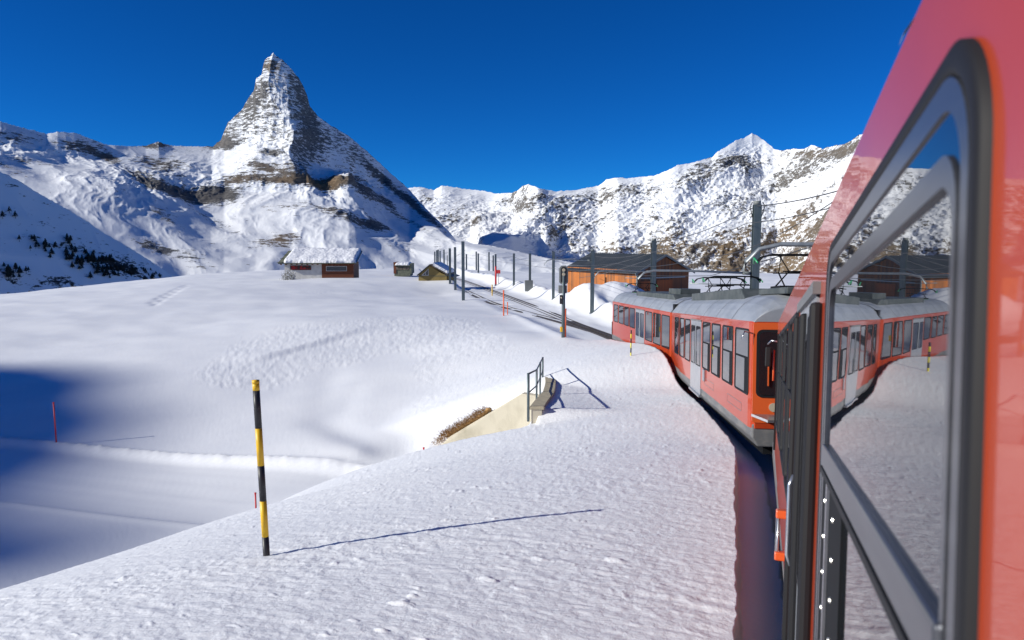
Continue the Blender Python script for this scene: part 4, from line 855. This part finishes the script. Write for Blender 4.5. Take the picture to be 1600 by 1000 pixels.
MB().box(-5*q, -1*q, -.1, .1, sH-105*q, sH-97*q).build('cable_box', M['yellow'], sr, bevel=.02)
MB().box(-1.5*q, 1.5*q, -.05, .25, sH-15*q, sH-8*q).build('bracket', M['mast'], sr)

# ------------------------------------------------------------------ underpass wall, parapet and railing
wl = empty('concrete_wing_wall', (0, 27.6, -8), label='sloping beige concrete wing wall of the underpass below the track', cat='wall')
tip = sight(687, 697, 29.3); a1 = sight(703, 682, 29.15); a2 = sight(815, 615, 27.85); a3 = sight(849, 620, 27.5)
dn = wl.location; base = -9.6
front = [Vector((tip.x, tip.y, base)), Vector((tip.x, tip.y, tip.z)), a1, a2, a3, Vector((a3.x, a3.y, base))]
off = Vector((.12, .32, 0)); m = MB(); vs = [p-dn for p in front]+[p-dn+off for p in front]; n = len(front)
m.add(vs, [tuple(range(n)), tuple(range(2*n-1, n-1, -1))]+[(i, (i+1) % n, n+(i+1) % n, n+i) for i in range(n)]); m.build('wall_slab', M['concrete'], wl, bevel=.02)
pw = empty('parapet', (.5, 20, -5), label='curved concrete parapet with cap stones beside the railing', cat='wall'); PL = pw.location
ysp = list(np.linspace(20.0, 29.3, 9)); ptop = lambda y: float(np.interp(y, [20, 22, 24.6, 27.4, 29.3], [float(sight(830, 640, 20).z), -4.98, -5.30, -5.55, float(sight(855, 592, 29.3).z)]))
def px2(y): return float(np.interp(y, [20, 22, 24.6, 27.4, 29.3], [.55, .79, 1.12, 1.35, 1.42]))
m = MB(); vs = []
for y in ysp:
    for (dx, z) in ((0, -9.6), (.30, -9.6), (.30, ptop(y)), (0, ptop(y))): vs.append(Vector((px2(y)+dx, y, z))-PL)
fs = [(0, 1, 2, 3), tuple(4*(len(ysp)-1)+k for k in (3, 2, 1, 0))]
for i in range(len(ysp)-1):
    for k in range(4): fs.append((4*i+k, 4*i+(k+1) % 4, 4*i+4+(k+1) % 4, 4*i+4+k))
m.add(vs, fs); m.build('wall_core', M['concrete'], pw)
for i in range(6):
    y0 = 19.97+9.35*i/6; y1 = 19.97+9.35*(i+1)/6-.03; m = MB(); vs = []
    for y in (y0, y1):
        for (dx, dz) in ((-.05, .004), (.36, .004), (.36, .10), (-.05, .10)): vs.append(Vector((px2(y)+dx, y, ptop(y)+dz))-PL)
    m.add(vs, [(0, 1, 2, 3), (7, 6, 5, 4), (0, 4, 5, 1), (1, 5, 6, 2), (2, 6, 7, 3), (3, 7, 4, 0)]); m.build('cap_stone', M['capstone'], pw, bevel=.012)
rl = empty('railing', (.45, 20, -5), label='grey steel railing on top of the underpass parapet', cat='railing'); RL = rl.location
posts = [(825.5, 645, 583, 20.0), (838.5, 628, 577, 24.6), (844, 613, 566, 27.4), (848, 601, 558, 29.3)]
tops = []; bots = []
for (px, pb_, pt_, Y_) in posts:
    B_p = sight(px, pb_, Y_); T_p = sight(px, pt_, Y_); tops.append(T_p); bots.append(B_p)
    MB().tube([B_p-RL-Vector((0, 0, .25)), T_p-RL], .038, 8).build('post', M['mast'], rl)
for fz in (.98, .5): MB().tube([b.lerp(t, fz)-RL for b, t in zip(bots, tops)], .022 if fz < .9 else .028, 8).build('rail_bar', M['mast'], rl)
# dry grass along the top edge of the wing wall
rnd = random.Random(3); m = MB()
for i in range(2600):
    f = rnd.random(); p = a1.lerp(a2, f*.60-.03) if rnd.random() < .85 else tip.lerp(a1, rnd.random())
    p = p+Vector((-.05, .12, .0)) + Vector((rnd.gauss(-.10, .13), rnd.uniform(.0, .5), rnd.uniform(-.10, .16)))
    h = rnd.uniform(.05, .13); d = Vector((rnd.gauss(-.06, .10), rnd.gauss(-.10, .08), h if rnd.random() < .5 else -h*.4)); s = Vector((.012, .008, 0)); m.add([p-s, p+s, p+d], [(0, 1, 2)])
for k in range(10):
    f0 = k/10*.60; p = a1.lerp(a2, f0)+Vector((-.08, .35, -.05)); q_ = a1.lerp(a2, f0+.07)+Vector((-.08, .35, -.05)); m.tube([p, (p+q_)/2+Vector((rnd.gauss(0, .03), 0, rnd.gauss(.02, .03))), q_], .10, 7)
m.build('dry_grass', M['grass'], None, kind='stuff', label='strip of brown dry grass along the top of the wing wall', cat='grass')

# ------------------------------------------------------------------ wooden barn
C0 = Vector((13.9, 80.0)); dg = Vector((6.7, 4.0)).normalized(); dl = Vector((-dg.y, dg.x)); GW, GL = 7.85, 13.2
bn = empty('barn', (C0.x, C0.y, -7.4), math.atan2(dg.y, dg.x), label='long wooden barn with orange boarded side and dark corrugated roof', cat='barn')
e_, r_ = 4.15, 5.92                                # eave and ridge over the base
m = MB().box(-.08, .08, .0, GL, 0, e_+.1); m.build('side_wall', M['barnwood'], bn)
m = MB().box(GW-.08, GW+.08, .0, GL, 0, e_+.1); m.build('side_wall', M['barnwood'], bn)
for y in (0, GL):
    m = MB(); m.prism([(.08, 0), (GW-.08, 0), (GW-.08, e_), (GW/2, r_-.12), (.08, e_)], lambda p: (p[0], y-.08, p[1]), lambda p: (p[0], y+.08, p[1])); m.build('gable_wall', M['barnwood_shaded'], bn)
for sx in (0, 1):                                  # corrugated roof slope: ribs modelled
    m = MB(); vs = []; fs = []; N = 132
    for i in range(N+1):
        y = -.45+(GL+.9)*i/N; dz = .045*(1 if i % 4 < 2 else 0)
        x0 = -.55 if sx == 0 else GW+.55; z0 = e_-.22; vs += [(x0, y, z0+dz), (GW/2, y, r_+.06+dz), (x0, y, z0-.06), (GW/2, y, r_)]
    for i in range(N): a = 4*i; b = a+4; fs += [(a, a+1, b+1, b), (a+2, b+2, b+3, a+3), (a, b, b+2, a+2)]
    fs += [(0, 2, 3, 1), (4*N, 4*N+1, 4*N+3, 4*N+2)]
    m.add(vs, fs); m.build('roof_slope', M['barnroof'], bn)
for s in (-1, 1):
    m = MB(); x0 = GW/2+s*(GW/2+.58); p0 = Vector((x0, -.50, e_-.26)); p1 = Vector((GW/2, -.50, r_+.03)); d = Vector((0, 0, .17)); y_ = Vector((0, .06, 0))
    m.add([p0-d, p1-d, p1+d*.4, p0+d*.4, p0-d+y_, p1-d+y_, p1+d*.4+y_, p0+d*.4+y_], [(0, 1, 2, 3), (7, 6, 5, 4), (0, 4, 5, 1), (3, 2, 6, 7), (0, 3, 7, 4), (1, 5, 6, 2)]); m.build('verge_board', M['signalgrey'], bn)
MB().box(2.9, 5.3, -.16, -.09, .1, 3.1).build('sliding_door', M['barndoor'], bn)
MB().box(.5, 7.2, -.20, -.10, 3.3, 3.42).build('door_rail', M['steel'], bn)
MB().box(.55, 2.0, -.14, -.09, .6, 3.0).build('shutter', M['barndoor'], bn)
MB().box(-.07, .02, -.14, .0, 0, e_-.1).build('corner_post', M['signalgrey'], bn)
# tarp heap and snow by the barn
tp = sight(1072, 445, 79); m = MB(); rnd = random.Random(2)
vs = []; fs = []; N1, N2 = 14, 8
for i in range(N2+1):
    for j in range(N1):
        a = 2*math.pi*j/N1; rr_ = (1.9*math.cos(math.pi/2*i/N2)**.7+.02)*(1+.12*math.sin(3*a+i)); vs.append((rr_*math.cos(a)*1.25, rr_*math.sin(a), 1.5*math.sin(math.pi/2*i/N2)*(1+.16*math.sin(5*a+i)+.1*math.sin(9*a))))
for i in range(N2):
    for j in range(N1): fs.append((i*N1+j, i*N1+(j+1) % N1, (i+1)*N1+(j+1) % N1, (i+1)*N1+j))
m.add(vs, fs, True); m.build('tarpaulin_heap', M['tarp'], None, (tp.x, tp.y, tp.z-2.3), label='heap covered by a blue tarpaulin at the right corner of the barn', cat='tarpaulin')

# ------------------------------------------------------------------ chalet with snow on its roof
def lump_slab(name, x0, x1, y0, y1, zf, mat_, parent, th=.35, seed=1, n=(56, 16)):
    m = MB(); nx_, ny_ = n; vs = []; g = np.linspace(0, 1, nx_+1); h = np.linspace(0, 1, ny_+1)
    for j in range(ny_+1):
        for i in range(nx_+1):
            u_, v_ = g[i], h[j]; e = min(u_, 1-u_)*(x1-x0); e2 = min(v_, 1-v_)*(y1-y0); rd = min(1, e/.3)*min(1, e2/.3)
            wob = float(fbm(np.array([u_*7]), np.array([v_*3+seed]), 3, seed)[0])
            x = x0+(x1-x0)*u_; y = y0+(y1-y0)*v_+(.16*wob if v_ in (0, 1) else 0); vs.append((x, y, zf(x, y)+th*(rd**.5)*(1+.35*wob)))
    k0 = len(vs); vs += [(x0+(x1-x0)*g[i], y0+(y1-y0)*h[j], zf(x0+(x1-x0)*g[i], y0+(y1-y0)*h[j])+.01) for j in range(ny_+1) for i in range(nx_+1)]
    fs = []; id_ = lambda i, j: j*(nx_+1)+i
    for j in range(ny_):
        for i in range(nx_): fs += [(id_(i, j), id_(i+1, j), id_(i+1, j+1), id_(i, j+1)), (k0+id_(i, j), k0+id_(i, j+1), k0+id_(i+1, j+1), k0+id_(i+1, j))]
    for i in range(nx_): fs += [(id_(i, 0), k0+id_(i, 0), k0+id_(i+1, 0), id_(i+1, 0)), (id_(i, ny_), id_(i+1, ny_), k0+id_(i+1, ny_), k0+id_(i, ny_))]
    for j in range(ny_): fs += [(id_(0, j), id_(0, j+1), k0+id_(0, j+1), k0+id_(0, j)), (id_(nx_, j), k0+id_(nx_, j), k0+id_(nx_, j+1), id_(nx_, j+1))]
    m.add(vs, fs, True); return m.build(name, mat_, parent)
Yc = 112; q = Yc/FP; c0 = sight(445, 433, Yc); zg = c0.z-.6
ch_ = empty('chalet', (c0.x, Yc, zg), R(4), label='white and brown chalet under thick snow on the hilltop', cat='chalet')
Wc = 106*q; hw = float(sight(445, 410.5, Yc).z)-zg; xs = (502-445)*q
MB().box(0, xs, .0, 6, -1, hw).build('white_wall', M['whitewall'], ch_)
bw_ = MB().box(xs+.004, Wc, .0, 6, -1, hw).build('wooden_wall', M['brownwood'], ch_)
for k in range(7): MB().box(xs+.02, Wc+.02, -.03, -.003, hw-2.35+k*.34, hw-2.35+k*.34+.31).build('plank', M['brownwood'], bw_)
def cwin(x0, x1, z0, z1, pane, fr, par=ch_):
    f = MB(); f.box(x0, x1, -.09, -.035, z1-.06, z1); f.box(x0, x1, -.09, -.035, z0, z0+.06); f.box(x0, x0+.06, -.09, -.035, z0+.06, z1-.06); f.box(x1-.06, x1, -.09, -.035, z0+.06, z1-.06)
    f = f.build('window', fr, par); MB().box(x0+.06, x1-.06, -.06, -.034, z0+.06, z1-.06).build('pane', pane, f); return f
zq = lambda py: float(sight(445, py, Yc).z)-zg
cwin((454-445)*q, (486-445)*q, zq(422), zq(415), M['redcurtain'], M['pblack']); cwin((509-445)*q, (541-445)*q, zq(423.8), zq(416), M['darkglass'], M['whitewall'])
zrf = lambda x, y: hw+.02+(y+.7)*.25
rf = MB(); vs = [(-.8, -.8, hw), (Wc+.6, -.8, hw), (Wc+.6, 6.4, hw+1.8), (-.8, 6.4, hw+1.8)]; rf.add(vs+[(x, y, z-.16) for x, y, z in vs], [(0, 1, 2, 3), (7, 6, 5, 4), (0, 4, 5, 1), (1, 5, 6, 2), (2, 6, 7, 3), (3, 7, 4, 0)]); rf = rf.build('roof', M['slate'], ch_)
lump_slab('snow_cover', .0, Wc+.55, -.85, 6.3, zrf, M['roofsnow'], rf, .62, 4)
for k in range(15): MB().box(-.5+k*.8, -.36+k*.8, -.75, .0, hw-.32, hw-.17).build('rafter_end', M['brownwood'], ch_)
rnd = random.Random(8)
for lay in range(3):
    for k in range(2): MB().box(-.95+k*.42, -.55+k*.42, -.9+lay*2.2, 1.2+lay*2.2, hw+.03+lay*.55, hw+.10+lay*.55+.03*k).build('roof_stone', M['slate'], rf)
bs = sight(452, 437, Yc-4); m = MB()
for i in range(260):
    a = rnd.gauss(0, .55); h = rnd.uniform(.2, 1.9)*math.exp(-a*a*.9); y_ = rnd.gauss(0, .4); d = Vector((rnd.gauss(0, .25), rnd.gauss(0, .2), h)); s = Vector((.035, 0, 0)); p = Vector((a, y_, -.2)); m.add([p-s, p+s, p+d+s*.6, p+d-s*.6], [(0, 1, 2, 3)])
m.build('bush', M['frostbush'], None, (bs.x, bs.y, gz(bs.x, bs.y)), label='frosted bare bush at the left corner of the chalet', cat='bush')

# small stone hut, roof snowed in
Yh = 150; q = Yh/FP; h0 = sight(616, 421.5, Yh)
hut = empty('stone_hut', (h0.x, Yh, h0.z-.3), label='tiny snow-roofed hut between the chalet and the tan hut', cat='hut')
MB().box(0, 25*q, 0, 4, -1, 9*q).build('wall', M['slate'], hut)
MB().box(-1.0*q, 3*q, -.1, 4.1, -.5, 14*q).build('end_wall', M['brownwood'], hut); MB().box(24*q, 27*q, -.1, 4.1, -.5, 12*q).build('end_wall', M['slate'], hut)
for k in range(4): MB().box(3*q+k*5.2*q, 3*q+k*5.2*q+4.8*q, -.1, -.003, .3, .9).build('stone_course', M['brownrock'], hut)
hr = MB().box(0, 25*q, -.4, 4.3, 8.3*q, 9.3*q).build('roof', M['slate'], hut); lump_slab('snow_cover', .2, 24.5*q, -.5, 4.2, lambda x, y: 9.3*q, M['roofsnow'], hr, .55, 9, (24, 10))

# tan hut
Yt = 108; q = Yt/FP; t0 = sight(653, 439.5, Yt); X_ = lambda px: (px-653)*q; Z_ = lambda py: (439.5-py)*q
th = empty('tan_hut', (t0.x, Yt, t0.z), label='tan rendered hut with a half gable window beside the masts', cat='hut')
m = MB(); m.prism([(X_(654), -1), (X_(698), -1), (X_(698), Z_(430)), (X_(690), Z_(427)), (X_(672), Z_(415)), (X_(654), Z_(430))], lambda p: (p[0], 0, p[1]), lambda p: (p[0]+.6, 5.5, p[1])); m.build('wall', M['tan'], th)
m = MB().box(X_(698)+.01, X_(706), .3, 5.0, -1, Z_(432)); m.build('annex', M['tan'], th)
def slab(x0, z0, x1, z1, t, y0, y1, name, mt_, par, sh=.6):
    m = MB(); vs = [(x0, y0, z0), (x1, y0, z1), (x1, y0, z1+t), (x0, y0, z0+t)]; vs += [(x+sh, y1, z) for x, y, z in vs]; m.add(vs, [(0, 1, 2, 3), (7, 6, 5, 4), (0, 4, 5, 1), (1, 5, 6, 2), (2, 6, 7, 3), (3, 7, 4, 0)]); return m.build(name, mt_, par)
slab(X_(652), Z_(431)+.02, X_(672), Z_(414.5)+.02, .14, -.5, 5.8, 'roof_slope', M['barnroof'], th)
rs_ = slab(X_(672)+.01, Z_(414.5)+.03, X_(700), Z_(430)+.03, .14, -.4, 5.8, 'roof_slope', M['brownrock'], th)
slab(X_(677), Z_(417)+.18, X_(699), Z_(429.2)+.18, .45, -.2, 5.7, 'snow_cover', M['roofsnow'], rs_)
slab(X_(695), Z_(430)+.03, X_(708), Z_(434)+.03, .12, -.1, 5.4, 'annex_roof', M['barnroof'], th)
gw = MB().prism([(X_(658.5), Z_(430.5)), (X_(670), Z_(430.5)), (X_(670), Z_(419.5))], lambda p: (p[0], -.01, p[1]), lambda p: (p[0], -.05, p[1])).build('gable_window', M['whitewall'], th)
MB().prism([(X_(661), Z_(429.8)), (X_(664.8), Z_(429.8)), (X_(664.8), Z_(425.8))], lambda p: (p[0], -.05, p[1]), lambda p: (p[0], -.07, p[1])).build('pane', M['darkglass'], gw)
MB().prism([(X_(665.6), Z_(429.8)), (X_(669.3), Z_(429.8)), (X_(669.3), Z_(421.8)), (X_(665.6), Z_(425.2))], lambda p: (p[0], -.05, p[1]), lambda p: (p[0], -.07, p[1])).build('pane', M['darkglass'], gw)
MB().box(X_(654)-.02, X_(698)+.02, -.04, -.004, Z_(431.6), Z_(430.9)).build('ledge', M['slate'], th)
